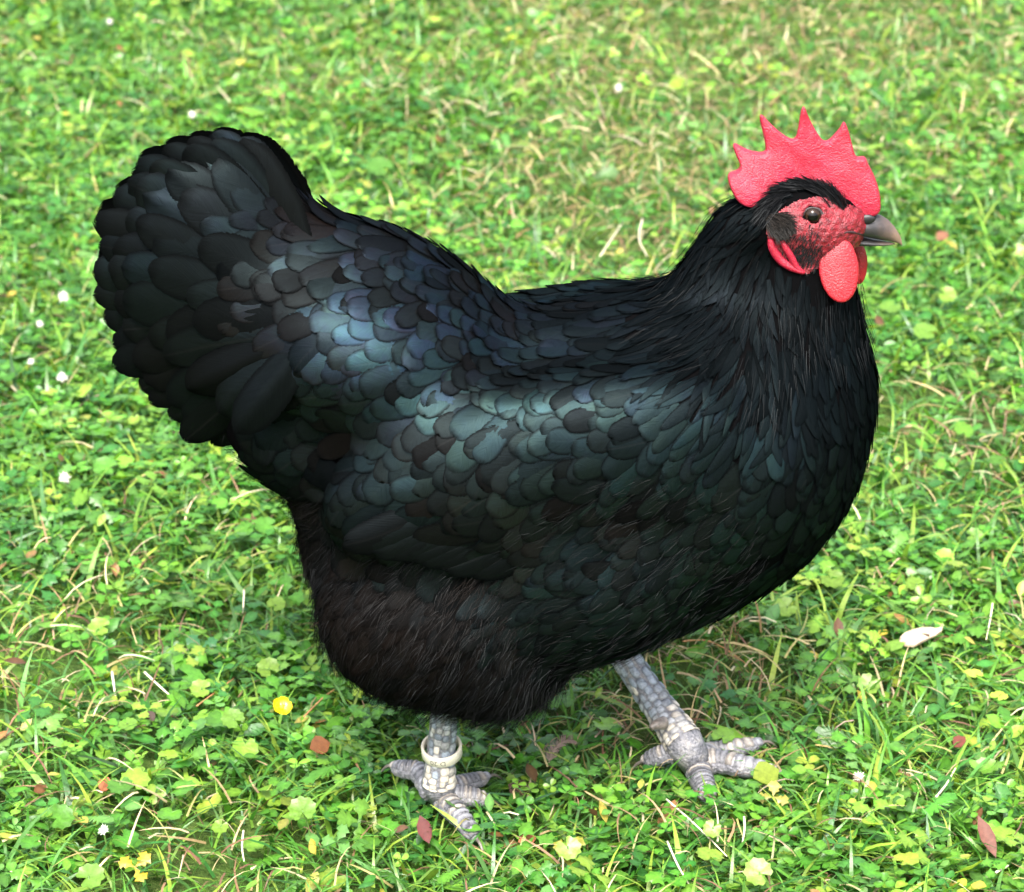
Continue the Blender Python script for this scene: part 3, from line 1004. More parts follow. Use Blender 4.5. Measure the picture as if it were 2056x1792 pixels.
# ------------------------------------------------------------------ tail
TB = np.array((655., 610.))
CONT = np.array([(492, 290), (468, 278), (440, 268), (375, 278), (310, 300), (258, 345), (222, 400), (200, 460), (186, 530), (190, 600), (205, 665), (232, 728), (272, 785), (325, 838), (390, 880), (450, 905)], float)
cl = np.concatenate([[0], np.cumsum(np.linalg.norm(np.diff(CONT, axis=0), axis=1))])
def cont(s):
    return np.array([np.interp(s * cl[-1], cl, CONT[:, 0]), np.interp(s * cl[-1], cl, CONT[:, 1])])
rows = []
ROWS = [(0.0, 19, 260, 74), (.06, 15, 250, 84), (.18, 12, 240, 88), (.31, 10, 225, 86), (.44, 8, 205, 78)]
rp, rd, rl, rw, rk, rs, rt_, rr_ = [], [], [], [], [], [], [], []
for k, (fr, cnt, ln, wd) in enumerate(ROWS):
    for i in range(cnt):
        s = min(max((i + .5 + RNG.normal(0, .12)) / cnt, .01), .99)
        if k > 2 and s > .70: continue
        c = cont(s)
        tb = np.array((588., 470.)) + np.array((65., 175.)) * min(1, s / .40)
        tip = c + (tb - c) * (fr + RNG.normal(0, .018))
        root = tip + norm(tb - tip) * ln * RNG.normal(1, .06)
        P = cast(*root)
        if P is None:
            for f in np.linspace(0, .5, 20):
                P = cast(*(root + (np.array((560., 600.)) - root) * f))
                if P is not None: break
        dv = RIGHT * (tip - root)[0] - UPV * (tip - root)[1]
        rp.append(P); rd.append(dv); rl.append(np.linalg.norm(tip - root) * S * 1.10); rw.append(wd * S * .5 * 1.1 * RNG.normal(1.0, .08)); rk.append(k); rs.append(s); rt_.append(tip); rr_.append(root)
rp = np.array(rp); rn = fgrad(rp); rd = np.array(rd); rd = norm(rd - rn * (rd * rn).sum(-1, keepdims=True))
rt_, rr_ = np.array(rt_), np.array(rr_)
rl, rw, rk, rs = np.array(rl), np.array(rw), np.array(rk), np.array(rs)
droop = np.clip(1.15 - 1.5 * rs, -.1, 1)
up_first = norm(rd + np.cross(rn, rd) * (-.16 * droop)[:, None])                 # leave the rump rising, then droop
tarr = lay_feathers(rp, up_first, rn, rl, rw, .0035 + .0025 * RNG.random(len(rp)), np.full(len(rp), .0), h0=.0010, bend=.10, sway_b=.34 * droop)
for i in range(len(rp)):
    if rk[i] > 1: continue
    yt = -(.0045 + .006 * rk[i] + .010 * rs[i] + RNG.normal(0, .0010)) * (.5 + .5 * float(smoothstep(0, .3, rs[i])))
    a = rp[i] + np.array((0, .004, 0))
    b = W(*rt_[i], yt)
    mdp = (a + b) / 2 + np.array((0, min(0, (yt - a[1]) * .2) - .002, .006 * droop[i]))
    tarr[i] = free_feather(a, mdp, b, rw[i] * 1.12, (0, -1, .18), roll=-.12 - .12 * RNG.random(), cup=.16)
tcols = np.stack([RNG.random(len(rp)), RNG.uniform(.1, .6, len(rp)), RNG.uniform(.15, .55, len(rp)) * np.where((rk > 2) & (rs > .5), .35, 1), RNG.uniform(0, .4, len(rp))], 1)
tail = feather_mesh('tail', (tarr * mir)[:, :, ::-1], tcols, M_tailf, hen)
tag(tail, kind='stuff')
for i in range(len(rp)):
    feather_mesh('tail_feather', tarr[i:i + 1], tcols[i:i + 1], M_tailf, tail)

# ------------------------------------------------------------------ fluff: thigh, vent and the loose tips of hackle and breast
def strands(P, Dv, Nv, Ln, wid, lift, droop=0.0, seed=1, clump=60.0, cl_amt=.5, rnd=.25):
    """thin three-segment ribbons; returns V (n*8,3) and faces"""
    n = len(P)
    cn = np.stack([vnoise(P * clump, seed + i, 2) for i in range(3)], -1) * cl_amt
    d = norm(Dv + Nv * lift[:, None] + cn + RNG.normal(0, rnd, (n, 3)))
    d2 = norm(Dv + Nv * (lift * .25)[:, None] + cn * .6 + np.array((0, 0, -droop)) + RNG.normal(0, rnd * .6, (n, 3)))
    side = norm(np.cross(d, FWD + RNG.normal(0, .25, (n, 3))))
    V = np.zeros((n, 4, 2, 3))
    for i, t in enumerate((0, .35, .7, 1.0)):
        c = P + (d * (t - .5 * t * t)[..., None] if False else d * (t - .5 * t * t) + d2 * (.5 * t * t)) * (Ln[:, None])
        w = wid * (1, .9, .6, .12)[i]
        V[:, i, 0] = c - side * w[:, None]; V[:, i, 1] = c + side * w[:, None]
    F = np.array([(0, 1, 3, 2), (2, 3, 5, 4), (4, 5, 7, 6)])
    F = (F[None] + (np.arange(n) * 8)[:, None, None]).reshape(-1, 4)
    return V.reshape(-1, 3), F

def sample_skin(n):
    t = RNG.choice(len(tri), n, p=area / area.sum())
    a, b = np.sqrt(RNG.random(n)), RNG.random(n)
    return A[t] * (1 - a)[:, None] + B[t] * (a * (1 - b))[:, None] + C[t] * (a * b)[:, None]

sp = sample_skin(140000)
spx = project(sp)
sD, sV, sN = guide_eval(sp)
ff = sV[:, 5]
sel = (RNG.random(len(sp)) < np.clip(ff * 1.1 - .2, 0, 1)) & ~((poly_sdf(spx, FACE) < 6) & (sp[:, 2] > .28))
fp, fd, fn = sp[sel], sD[sel], sN[sel]
n = len(fp)
tone = np.clip(.5 + .8 * vnoise(fp * 16, 21, 2), 0, 1)
bb = sV[sel, 8]
fc = np.array((.0011, .0011, .0012))[None] + (np.array((.0070, .0048, .0038)) * (bb * tone ** 2.2 * (.25 + .75 * smoothstep(.10, .19, fp[:, 2])))[:, None]) + RNG.uniform(0, .0015, (n, 1))
fc = np.where((RNG.random(n) < .04)[:, None], fc + .005, fc)
sv, sf = strands(fp + fn * RNG.uniform(0, .0045, n)[:, None], fd, fn, RNG.uniform(.006, .015, n) * (1 + .7 * smoothstep(.13, .09, fp[:, 2])), RNG.uniform(.00005, .00010, n), RNG.uniform(.08, .42, n), .15, 31, 75, .45, .2)
fl = fast_mesh('fluff', sv, sf, M_strand, np.repeat(fc, 8, 0), None, hen)
tag(fl, kind='stuff')
# loose hackle tips and wisps at feather rims
sel2 = (sV[:, 4] > .62) & (ff < .5) & (RNG.random(len(sp)) < .10) & ~((poly_sdf(spx, FACE) < 10) & (sp[:, 2] > .28)) & ~((sp[:, 0] < W(560, 600)[0]) & (sp[:, 2] > .2))
fp, fd, fn = sp[sel2], sD[sel2], sN[sel2]
n = len(fp)
hc = np.array((.0012, .0014, .0017))[None] + RNG.random((n, 1)) ** 8 * .012
sv, sf = strands(fp + fn * (.0015 + .003 * RNG.random(n))[:, None], fd, fn, RNG.uniform(.008, .018, n), RNG.uniform(.00007, .00014, n), RNG.uniform(.02, .14, n), 0, 41, 45, .12, .06)
hw = fast_mesh('hackle_wisps', sv, sf, M_strand, np.repeat(hc, 8, 0), None, hen)
tag(hw, kind='stuff')
# loose barbs along the lower breast and flank
flank = [(1010, 1060), (1240, 950), (1420, 960), (1560, 1080), (1480, 1230), (1250, 1350), (1060, 1380), (960, 1220)]
sel3 = (poly_sdf(spx, flank) < 0) & (-(sN @ FWD) > .05) & (RNG.random(len(sp)) < .16)
fp, fd, fn = sp[sel3], sD[sel3], sN[sel3]
n = len(fp)
hc = np.array((.0030, .0036, .0038))[None] * RNG.uniform(.4, 2.2, (n, 1)) + (np.array((.004, .002, .0014)) * RNG.random((n, 1)) ** 3)
sv, sf = strands(fp + fn * (.0022 + .0016 * RNG.random(n))[:, None], fd, fn, RNG.uniform(.005, .012, n), RNG.uniform(.00004, .00008, n), RNG.uniform(.02, .22, n), 0, 51, 70, .3, .14)
tag(fast_mesh('breast_wisps', sv, sf, M_strand, np.repeat(hc, 8, 0), None, hen), kind='stuff')

# ================================================================== the hen: head
def H(cx, cy):
    """head sketch coordinates (enlarged detail of the photograph) to the measuring grid"""
    return 1343.3 + cx * .2998, 179.1 + cy * .2998
def HP(pts):
    return [H(*p) for p in pts]

def red_skin(name, col, dark, rough, bscale, bstr, dark_amt=0.3, sss=.25):
    m, nt, out = new_mat(name)
    p = N(nt, 'ShaderNodeBsdfPrincipled')
    pos = N(nt, 'ShaderNodeNewGeometry').outputs['Position']
    f = noise_tex(nt, 420, 5, 0.7, pos)
    big = noise_tex(nt, 60, 3, 0.6, pos)
    c = mix_col(nt, ramp(nt, big, [(0.35, (0, 0, 0)), (0.7, (1, 1, 1))]), (*col, 1), (min(1, col[0] * 1.05), col[1] * 1.5, col[2] * 1.45, 1))
    c = mix_col(nt, math_node(nt, 'MULTIPLY', ramp(nt, f, [(0.42, (0, 0, 0)), (0.68, (1, 1, 1))]), dark_amt), c, (*dark, 1))
    L(nt, c, p.inputs['Base Color'])
    p.inputs['Roughness'].default_value = rough
    p.inputs['Specular IOR Level'].default_value = .45
    p.inputs['Subsurface Weight'].default_value = sss
    p.inputs['Subsurface Radius'].default_value = (0.0025, 0.0007, 0.0006)
    p.inputs['Subsurface Scale'].default_value = 1.0
    vo = N(nt, 'ShaderNodeTexVoronoi'); vo.inputs['Scale'].default_value = bscale
    L(nt, pos, vo.inputs['Vector'])
    b = N(nt, 'ShaderNodeBump'); b.inputs['Strength'].default_value = bstr; b.inputs['Distance'].default_value = .0006
    L(nt, math_node(nt, 'SUBTRACT', 1.0, vo.outputs['Distance']), b.inputs['Height'])
    b2 = N(nt, 'ShaderNodeBump'); b2.inputs['Strength'].default_value = bstr * .9; b2.inputs['Distance'].default_value = .0012
    L(nt, f, b2.inputs['Height']); L(nt, b.outputs[0], b2.inputs['Normal'])
    L(nt, b2.outputs[0], p.inputs['Normal'])
    L(nt, p.outputs[0], out.inputs['Surface'])
    return m
M_comb = red_skin('red comb', (.29, .008, .025), (.19, .005, .014), .38, 1250, .6, .4)
M_wattle = red_skin('red wattle', (.25, .006, .012), (.16, .004, .008), .38, 1250, .4, .4)
M_face = red_skin('red face skin', (.18, .007, .014), (.020, .004, .006), .45, 1100, .6, .85, .10)

def sheet_from_outline(name, pts, y0, half_fn, mat, parent, r=.0011, h=.0008, warp=None):
    """a fleshy sheet of real thickness from a side outline"""
    o = np.array([W(px, py, y0)[[0, 2]] for px, py in pts])
    # round the outline a little
    for _ in range(2):
        q = np.roll(o, -1, 0)
        o = np.stack([.75 * o + .25 * q, .25 * o + .75 * q], 1).reshape(-1, 2)
    lo, hi = o.min(0) - .004, o.max(0) + .004
    xs, zs = np.arange(lo[0], hi[0], h), np.arange(lo[1], hi[1], h)
    XX, ZZ = np.meshgrid(xs, zs, indexing='ij')
    d2 = poly_sdf(np.stack([XX.ravel(), ZZ.ravel()], -1), o).reshape(XX.shape)
    half = half_fn(XX, ZZ, d2)
    ys = np.arange(-.0085, .0085, h)
    Fv = np.sqrt(np.maximum(d2[:, None, :] + r, 0) ** 2 + (ys[None, :, None] * (r / half[:, None, :])) ** 2) - r
    V, F = surface_nets(Fv, np.array((lo[0], -.0085, lo[1])), h)
    # relax the grid steps
    nb = np.zeros_like(V); ct = np.zeros(len(V))
    for _ in range(3):
        nb[:] = 0; ct[:] = 0
        for a in range(4):
            np.add.at(nb, F[:, a], V[F[:, (a + 1) % 4]]); np.add.at(ct, F[:, a], 1)
        V = .5 * V + .5 * nb / ct[:, None]
    if warp is not None: V[:, 1] += warp(V)
    V[:, 1] += y0
    return fast_mesh(name, V, F, mat, parent=parent, smooth=True)

COMB = HP([(1412, 830), (1418, 740), (1402, 650), (1372, 570), (1335, 505), (1318, 455), (1300, 452), (1262, 462), (1245, 440), (1225, 360), (1200, 265), (1176, 212), (1162, 225), (1142, 268), (1108, 305), (1066, 350), (1034, 350), (992, 295), (950, 215), (922, 150), (908, 106), (890, 106), (876, 150), (866, 230), (846, 335), (800, 322), (740, 282), (680, 228), (636, 182), (614, 160), (602, 190), (618, 260), (638, 340), (650, 414), (600, 418), (540, 408), (490, 388), (445, 362), (422, 372), (440, 425), (474, 492), (462, 522), (425, 536), (382, 548), (390, 600), (418, 665), (450, 712), (500, 742), (560, 752), (640, 740), (700, 700), (760, 760), (900, 800), (1050, 860), (1250, 870)])
zb, zt = W(*H(0, 700))[2], W(*H(0, 120))[2]
comb = sheet_from_outline('comb', COMB, 0.0, lambda X, Z, d: .0016 + .0034 * smoothstep(zt, zb, Z) + .0016 * smoothstep(W(*H(1150, 0))[0], W(*H(1350, 0))[0], X) * smoothstep(zb + .02, zb - .012, Z), M_comb, hen,
                          warp=lambda V: .0018 * np.sin(V[:, 0] * 110 + 1.0) * smoothstep(zb, zt, V[:, 2]) - .009 * smoothstep(W(*H(900, 0))[0], W(*H(520, 0))[0], V[:, 0]) * smoothstep(zb + .035, zb, V[:, 2]) + .0005 * vnoise(V * np.array((90, 0, 45)), 14, 2))

WAT = HP([(1005, 1140), (1000, 1210), (1012, 1290), (1050, 1365), (1115, 1415), (1180, 1418), (1240, 1375), (1272, 1295), (1282, 1205), (1262, 1125), (1228, 1052), (1165, 1028), (1090, 1042), (1032, 1090)])
wattle = sheet_from_outline('wattle', WAT, -.0235, lambda X, Z, d: .0011 + .0007 * smoothstep(0, -.008, d), M_wattle, hen,
                            warp=lambda V: -.0022 * np.cos((V[:, 0] - W(*H(1140, 0))[0]) * 110) + .32 * (V[:, 2] - W(0, H(0, 1250)[1])[2]))
WAT2 = HP([(1215, 1060), (1230, 1180), (1225, 1300), (1270, 1318), (1312, 1285), (1336, 1180), (1325, 1090), (1290, 1030), (1240, 1020)])
wattle2 = sheet_from_outline('wattle', WAT2, .012, lambda X, Z, d: .0012 + .001 * smoothstep(0, -.006, d), M_wattle, hen)

# face skin: fine-grained patch over the head, with folds
flo, fhi, fh = W(1520, 600, 0) - np.array((0, .034, .0)), W(1790, 370, 0) + np.array((0, .034, 0)), .0011
fgp = grid_points(flo, fhi, fh)
ff_ = body_sdf(fgp)
pp = fgp.reshape(-1, 3)
near_px = project(pp * np.array((1, 1, 1)))
ff_ = ff_ - .0009
eye_px = H(962, 842)
eye_s = cast(*eye_px)
eye_c = eye_s + np.array((0, .0016, -.0006))
for sg in (1, -1):
    c = eye_c * np.array((1, sg, 1))
    dd = np.linalg.norm(fgp - c, axis=-1)
    ff_ = np.maximum(ff_, .0052 - dd)                                # socket
    ff_ = smin(ff_, np.sqrt((np.sqrt((fgp[..., 0] - c[0]) ** 2 + (fgp[..., 2] - c[2]) ** 2) - .0062) ** 2 + (fgp[..., 1] - c[1] + sg * .0004) ** 2) - .0013, .002)
wr = vnoise(np.column_stack([pp[:, 0] * 190, pp[:, 1] * 120, pp[:, 2] * 300]), 17, 3).reshape(ff_.shape)
ff_ = ff_ - .00055 * wr
fV, fF = surface_nets(ff_, flo, fh)
fc_ = fV[fF].mean(1)
fm = fc_.copy(); fm[:, 1] = -np.abs(fm[:, 1])
FACE_IN = HP([(650, 960), (690, 870), (760, 800), (880, 740), (1000, 720), (1120, 740), (1250, 790), (1420, 800), (1430, 900), (1330, 1010), (1230, 1080), (1160, 1080), (1020, 1180), (930, 1240), (820, 1190), (720, 1110), (670, 1030)])
kf = poly_sdf(project(fm), FACE_IN) < 0
face = fast_mesh('face', fV, fF[kf], M_face, parent=hen, smooth=True)

# eyes
def eye_material():
    m, nt, out = new_mat('dark eye')
    p = N(nt, 'ShaderNodeBsdfPrincipled')
    g = N(nt, 'ShaderNodeTexCoord'); sep = N(nt, 'ShaderNodeSeparateXYZ')
    L(nt, g.outputs['Object'], sep.inputs[0])
    r = math_node(nt, 'SQRT', math_node(nt, 'ADD', math_node(nt, 'POWER', sep.outputs[0], 2.0), math_node(nt, 'POWER', sep.outputs[2], 2.0)))
    L(nt, ramp(nt, math_node(nt, 'MULTIPLY', r, 200.0), [(0.50, (.002, .002, .002)), (0.60, (.020, .010, .005)), (0.9, (.012, .007, .004))]), p.inputs['Base Color'])
    p.inputs['Roughness'].default_value = .06
    p.inputs['Specular IOR Level'].default_value = .28
    L(nt, p.outputs[0], out.inputs['Surface'])
    return m
M_eye = eye_material()
M_lid = simple_mat('grey eyelid', (.035, .028, .030), .5, .4, .5, 900, .4, 1500)
def ball(name, r, mat, loc, parent, seg=24, scl=(1, 1, 1)):
    bm = bmesh.new(); bmesh.ops.create_uvsphere(bm, u_segments=seg, v_segments=seg // 2, radius=r)
    me = bpy.data.meshes.new(name); bm.to_mesh(me); bm.free()
    me.polygons.foreach_set('use_smooth', [True] * len(me.polygons)); me.materials.append(mat)
    o = bpy.data.objects.new(name, me); COL.objects.link(o); o.location = loc; o.scale = scl; o.parent = parent
    return o
def torus(name, R, r, mat, loc, parent, axis_rot=(0, 0, 0), scl=(1, 1, 1)):
    V, F = [], []
    for i in range(28):
        a = i / 28 * 2 * math.pi
        for j in range(8):
            b = j / 8 * 2 * math.pi
            rr = r * (1 + .25 * math.sin(3 * a))
            V.append(((R + rr * math.cos(b)) * math.cos(a), rr * math.sin(b), (R + rr * math.cos(b)) * math.sin(a)))
            F.append((i * 8 + j, i * 8 + (j + 1) % 8, ((i + 1) % 28) * 8 + (j + 1) % 8, ((i + 1) % 28) * 8 + j))
    o = link_mesh(name, V, F, mat, parent); o.location = loc; o.rotation_euler = axis_rot; o.scale = scl
    return o
for sg in (1, -1):
    c = eye_c * np.array((1, sg, 1))
    e = ball('eye', .0048, M_eye, c, hen)
    torus('eyelid', .0048, .0007, M_lid, (c[0], c[1] - sg * .0012, c[2]), hen, (0, 0, 0), (1.04, 1, .92))

# beak
M_beak = None
def beak_material():
    m, nt, out = new_mat('horn beak')
    p = N(nt, 'ShaderNodeBsdfPrincipled')
    pos = N(nt, 'ShaderNodeNewGeometry').outputs['Position']
    sep = N(nt, 'ShaderNodeSeparateXYZ'); L(nt, pos, sep.inputs[0])
    x0, x1 = W(*H(1230, 950))[0], W(*H(1560, 1000))[0]
    t = math_node(nt, 'MULTIPLY_ADD', sep.outputs[0], 1 / (x1 - x0), -x0 / (x1 - x0))
    f = noise_tex(nt, 260, 4, .6, pos)
    t = math_node(nt, 'ADD', t, math_node(nt, 'MULTIPLY', math_node(nt, 'SUBTRACT', f, .5), .35))
    L(nt, ramp(nt, t, [(0.0, (.014, .013, .014)), (.45, (.020, .018, .019)), (.78, (.075, .052, .042)), (1.0, (.17, .11, .075))]), p.inputs['Base Color'])
    p.inputs['Roughness'].default_value = .38
    b = N(nt, 'ShaderNodeBump'); b.inputs['Strength'].default_value = .4; b.inputs['Distance'].default_value = .0006
    L(nt, f, b.inputs['Height']); L(nt, b.outputs[0], p.inputs['Normal'])
    L(nt, p.outputs[0], out.inputs['Surface'])
    return m
M_beak = beak_material()
def loft(name, stations, mat, parent, seg=20, power=2.4):
    """stations: (px, top py, bottom py, half width m) in the middle plane"""
    V, F = [], []
    for (px, pt, pb, hw) in stations:
        a, b = W(px, pt), W(px, pb)
        c, hz = (a + b) / 2, abs(a[2] - b[2]) / 2
        for j in range(seg):
            an = j / seg * 2 * math.pi
            cy, sz = math.cos(an), math.sin(an)
            y = hw * math.copysign(abs(cy) ** (2 / power), cy) * (1 - .35 * max(sz, 0))
            V.append((c[0], y, c[2] + hz * math.copysign(abs(sz) ** (2 / power), sz)))
    n = len(stations)
    for i in range(n - 1):
        for j in range(seg):
            F.append((i * seg + j, (i + 1) * seg + j, (i + 1) * seg + (j + 1) % seg, i * seg + (j + 1) % seg))
    F.append(tuple(range(seg))); F.append(tuple((n - 1) * seg + j for j in reversed(range(seg))))
    return link_mesh(name, V, F, mat, parent)
def hst(l):
    r = []
    for (cx, t, b, hw) in l:
        x, yt = H(cx, t); _, yb = H(cx, b); r.append((x, yt, yb, hw))
    return r
beak = bpy.data.objects.new('beak', None); COL.objects.link(beak); beak.parent = hen
loft('upper_mandible', hst([(1150, 880, 972, .0085), (1230, 856, 966, .0086), (1290, 840, 978, .0080), (1350, 834, 992, .0070), (1410, 844, 1004, .0058), (1460, 872, 1013, .0044), (1505, 918, 1022, .0032), (1538, 968, 1034, .0019), (1556, 1008, 1046, .0009), (1561, 1036, 1048, .0003)]), M_beak, beak)
loft('lower_mandible', hst([(1140, 985, 1020, .0060), (1210, 976, 1034, .0060), (1290, 990, 1044, .0052), (1370, 1008, 1046, .0041), (1440, 1019, 1046, .0028), (1490, 1027, 1043, .0014), (1512, 1032, 1040, .0004)]), M_beak, beak)
for sg in (-1, 1):
    p = W(*H(1328, 874), -.0070); p[1] = sg * .0066
    ball('nostril', .001, simple_mat('grey nostril flap', (.012, .011, .012), .45, .4, .4, 600, .3, 900), p, beak, 16, (4.4, 1.4, 2.6))
# gape: the skin fold running back from the mouth corner
def tube(name, pts, radii, mat, parent, seg=10, bump=None, cap=True):
    pts = [np.asarray(p, float) for p in pts]
    V, F = [], []
    up = np.array((.13, -.9, .4))
    for i, p in enumerate(pts):
        d = norm(pts[min(i + 1, len(pts) - 1)] - pts[max(i - 1, 0)])
        a = norm(np.cross(d, up)); b = np.cross(a, d)
        for j in range(seg):
            an = j / seg * 2 * math.pi
            r = radii[i] * (1 if bump is None else bump(i, an))
            V.append(p + (a * math.cos(an) + b * math.sin(an)) * r)
    for i in range(len(pts) - 1):
        for j in range(seg):
            F.append((i * seg + j, i * seg + (j + 1) % seg, (i + 1) * seg + (j + 1) % seg, (i + 1) * seg + j))
    if cap:
        F.append(tuple(reversed(range(seg)))); F.append(tuple((len(pts) - 1) * seg + j for j in range(seg)))
    return link_mesh(name, V, F, mat, parent)
def spline(ctrl, n):
    c = np.array(ctrl, float)
    s = np.linspace(0, len(c) - 1, n)
    out = []
    for t in s:
        i = min(int(t), len(c) - 2); f = t - i
        p0, p1, p2, p3 = c[max(i - 1, 0)], c[i], c[i + 1], c[min(i + 2, len(c) - 1)]
        out.append(.5 * ((2 * p1) + (-p0 + p2) * f + (2 * p0 - 5 * p1 + 4 * p2 - p3) * f * f + (-p0 + 3 * p1 - 3 * p2 + p3) * f ** 3))
    return np.array(out)
def on_skin(cx, cy, out=.0005):
    px, py = H(cx, cy)
    P = cast(px, py)
    if P is None: P = W(px, py, -.012)
    return P + fgrad(P[None])[0] * out
M_gape = simple_mat('dark mouth corner', (.025, .012, .014), .5, .3)
g = spline([on_skin(c, d, .0004) for c, d in ((1290, 974), (1230, 958), (1180, 958), (1135, 982), (1102, 1008))], 12)
tube('gape', g, np.linspace(.0009, .0004, 12), M_gape, beak, 8)
# earlobe: two red folds
e1 = spline([on_skin(c, d, .0012) for c, d in ((682, 1000), (696, 1060), (745, 1135), (815, 1190), (905, 1228))], 20)
earlobe = tube('earlobe', e1, .0021 * np.sin(np.linspace(.35, 3.0, 20)) ** .6 + .0004, M_comb, hen, 10)
e2 = spline([on_skin(c, d, .0014) for c, d in ((755, 1005), (785, 1060), (820, 1120), (850, 1185), (890, 1222))], 16)
tube('fold', e2, .0017 * np.sin(np.linspace(.3, 2.9, 16)) ** .6 + .0003, M_comb, earlobe, 10)

# ------------------------------------------------------------------ brow feathers, ear tuft, cheek stubble
def surf_strands(name, pts_px, dirs, ln, wd, lift, cols, out=.001, seed=3, clump=80, cl=.2, rnd=.12, parent=hen):
    P, Dv = [], []
    for (px, py), (dx, dy) in zip(pts_px, dirs):
        c = cast(px, py)
        if c is None: c = W(px, py, -.010)
        P.append(c); Dv.append(RIGHT * dx - UPV * dy)
    P, Dv = np.array(P), norm(np.array(Dv)); Nv = fgrad(P)
    Dv = norm(Dv - Nv * (Dv * Nv).sum(-1, keepdims=True) * .8)
    V, F = strands(P + Nv * out, Dv, Nv, ln, wd, lift, 0, seed, clump, cl, rnd)
    o = fast_mesh(name, V, F, M_strand, np.repeat(cols, 8, 0), None, parent)
    return tag(o, kind='stuff')
arc = spline([(0, *H(c, d)) for c, d in ((1175, 800), (1110, 745), (1020, 690), (920, 655), (830, 660), (750, 700), (690, 770), (660, 830))], 200)[:, 1:]
tn = np.gradient(arc, axis=0); tn /= np.linalg.norm(tn, axis=1)[:, None]
n = 1500
ii = RNG.integers(0, 190, n)
off = RNG.normal(0, 7, n) * (0.5 + .5 * (ii / 190))
pts = arc[ii] + np.stack([-tn[ii, 1], tn[ii, 0]], -1) * off[:, None]
dr = tn[ii] + RNG.normal(0, .12, (n, 2))
surf_strands('brow_feathers', pts, dr, RNG.uniform(.006, .014, n), RNG.uniform(.00018, .0004, n), RNG.uniform(.05, .3, n), np.array((.0014, .0014, .0017))[None] + RNG.random((n, 1)) ** 8 * .012, .0016, 5)
n = 130
ii = RNG.integers(0, 75, n)
pts = arc[ii] + RNG.normal(0, 3, (n, 2))
dr = np.column_stack([RNG.normal(-.45, .18, n), RNG.normal(-1, .1, n)])
surf_strands('brow_wisps', pts, dr, RNG.uniform(.004, .009, n), RNG.uniform(.00016, .0003, n), RNG.uniform(.3, .8, n), np.array((.012, .003, .004))[None] * RNG.uniform(.3, 1.2, (n, 1)), .001, 6)
n = 1500
an, rr = RNG.uniform(0, 6.28, n), np.sqrt(RNG.random(n))
ec = np.array(H(752, 918)); pts = ec + np.column_stack([np.cos(an) * rr * 23, np.sin(an) * rr * 19])
dr = np.column_stack([.7 + RNG.normal(0, .2, n), .55 + RNG.normal(0, .2, n)])
surf_strands('ear_tuft', pts - np.array((8, 6)), dr, RNG.uniform(.004, .008, n), RNG.uniform(.00015, .0003, n), RNG.uniform(.2, .6, n), np.array((.013, .011, .0095))[None] * RNG.uniform(.15, 1.6, (n, 1)), .0022, 7, 60, .3)
n = 620
pts = np.array(H(920, 1095)) + RNG.normal(0, 1, (n, 2)) * np.array((22, 24))
pts = pts[poly_sdf(pts, FACE_IN) < 0]; n = len(pts)
surf_strands('cheek_stubble', pts, np.tile((-.3, .9), (n, 1)), RNG.uniform(.0015, .004, n), RNG.uniform(.00012, .0002, n), RNG.uniform(.1, .5, n), np.full((n, 3), .006), .0008, 8)

# ================================================================== the hen: legs
def scale_material():
    m, nt, out = new_mat('leg scales')
    p = N(nt, 'ShaderNodeBsdfPrincipled')
    at = N(nt, 'ShaderNodeAttribute', attribute_name='tint')
    pos = N(nt, 'ShaderNodeNewGeometry').outputs['Position']
    f = noise_tex(nt, 500, 4, .65, pos)
    c = mix_col(nt, 1.0, at.outputs['Color'], ramp(nt, f, [(.3, (.6, .6, .62)), (.7, (1.3, 1.28, 1.22))]), 'MULTIPLY')
    L(nt, c, p.inputs['Base Color']); p.inputs['Roughness'].default_value = .5
    b = N(nt, 'ShaderNodeBump'); b.inputs['Strength'].default_value = .5; b.inputs['Distance'].default_value = .0006
    L(nt, f, b.inputs['Height']); L(nt, b.outputs[0], p.inputs['Normal'])
    L(nt, p.outputs[0], out.inputs['Surface'])
    return m
M_scale = scale_material()
def foot_skin_material():
    m, nt, out = new_mat('foot skin')
    p = N(nt, 'ShaderNodeBsdfPrincipled')
    pos = N(nt, 'ShaderNodeNewGeometry').outputs['Position']
    f = noise_tex(nt, 140, 4, .65, pos); g = noise_tex(nt, 700, 3, .6, pos)
    c = ramp(nt, f, [(.25, (.07, .072, .085)), (.5, (.17, .17, .19)), (.75, (.33, .31, .29))])
    c = mix_col(nt, 1.0, c, ramp(nt, g, [(.3, (.55, .55, .55)), (.7, (1.25, 1.25, 1.25))]), 'MULTIPLY')
    L(nt, c, p.inputs['Base Color']); p.inputs['Roughness'].default_value = .6
    vo = N(nt, 'ShaderNodeTexVoronoi'); vo.inputs['Scale'].default_value = 620; L(nt, pos, vo.inputs['Vector'])
    b = N(nt, 'ShaderNodeBump'); b.inputs['Strength'].default_value = .8; b.inputs['Distance'].default_value = .0008
    L(nt, math_node(nt, 'SUBTRACT', 1.0, vo.outputs['Distance']), b.inputs['Height']); L(nt, b.outputs[0], p.inputs['Normal'])
    L(nt, p.outputs[0], out.inputs['Surface'])
    return m
M_foot = foot_skin_material()
M_claw = simple_mat('claw horn', (.20, .17, .15), .4, .5, .6, 300)

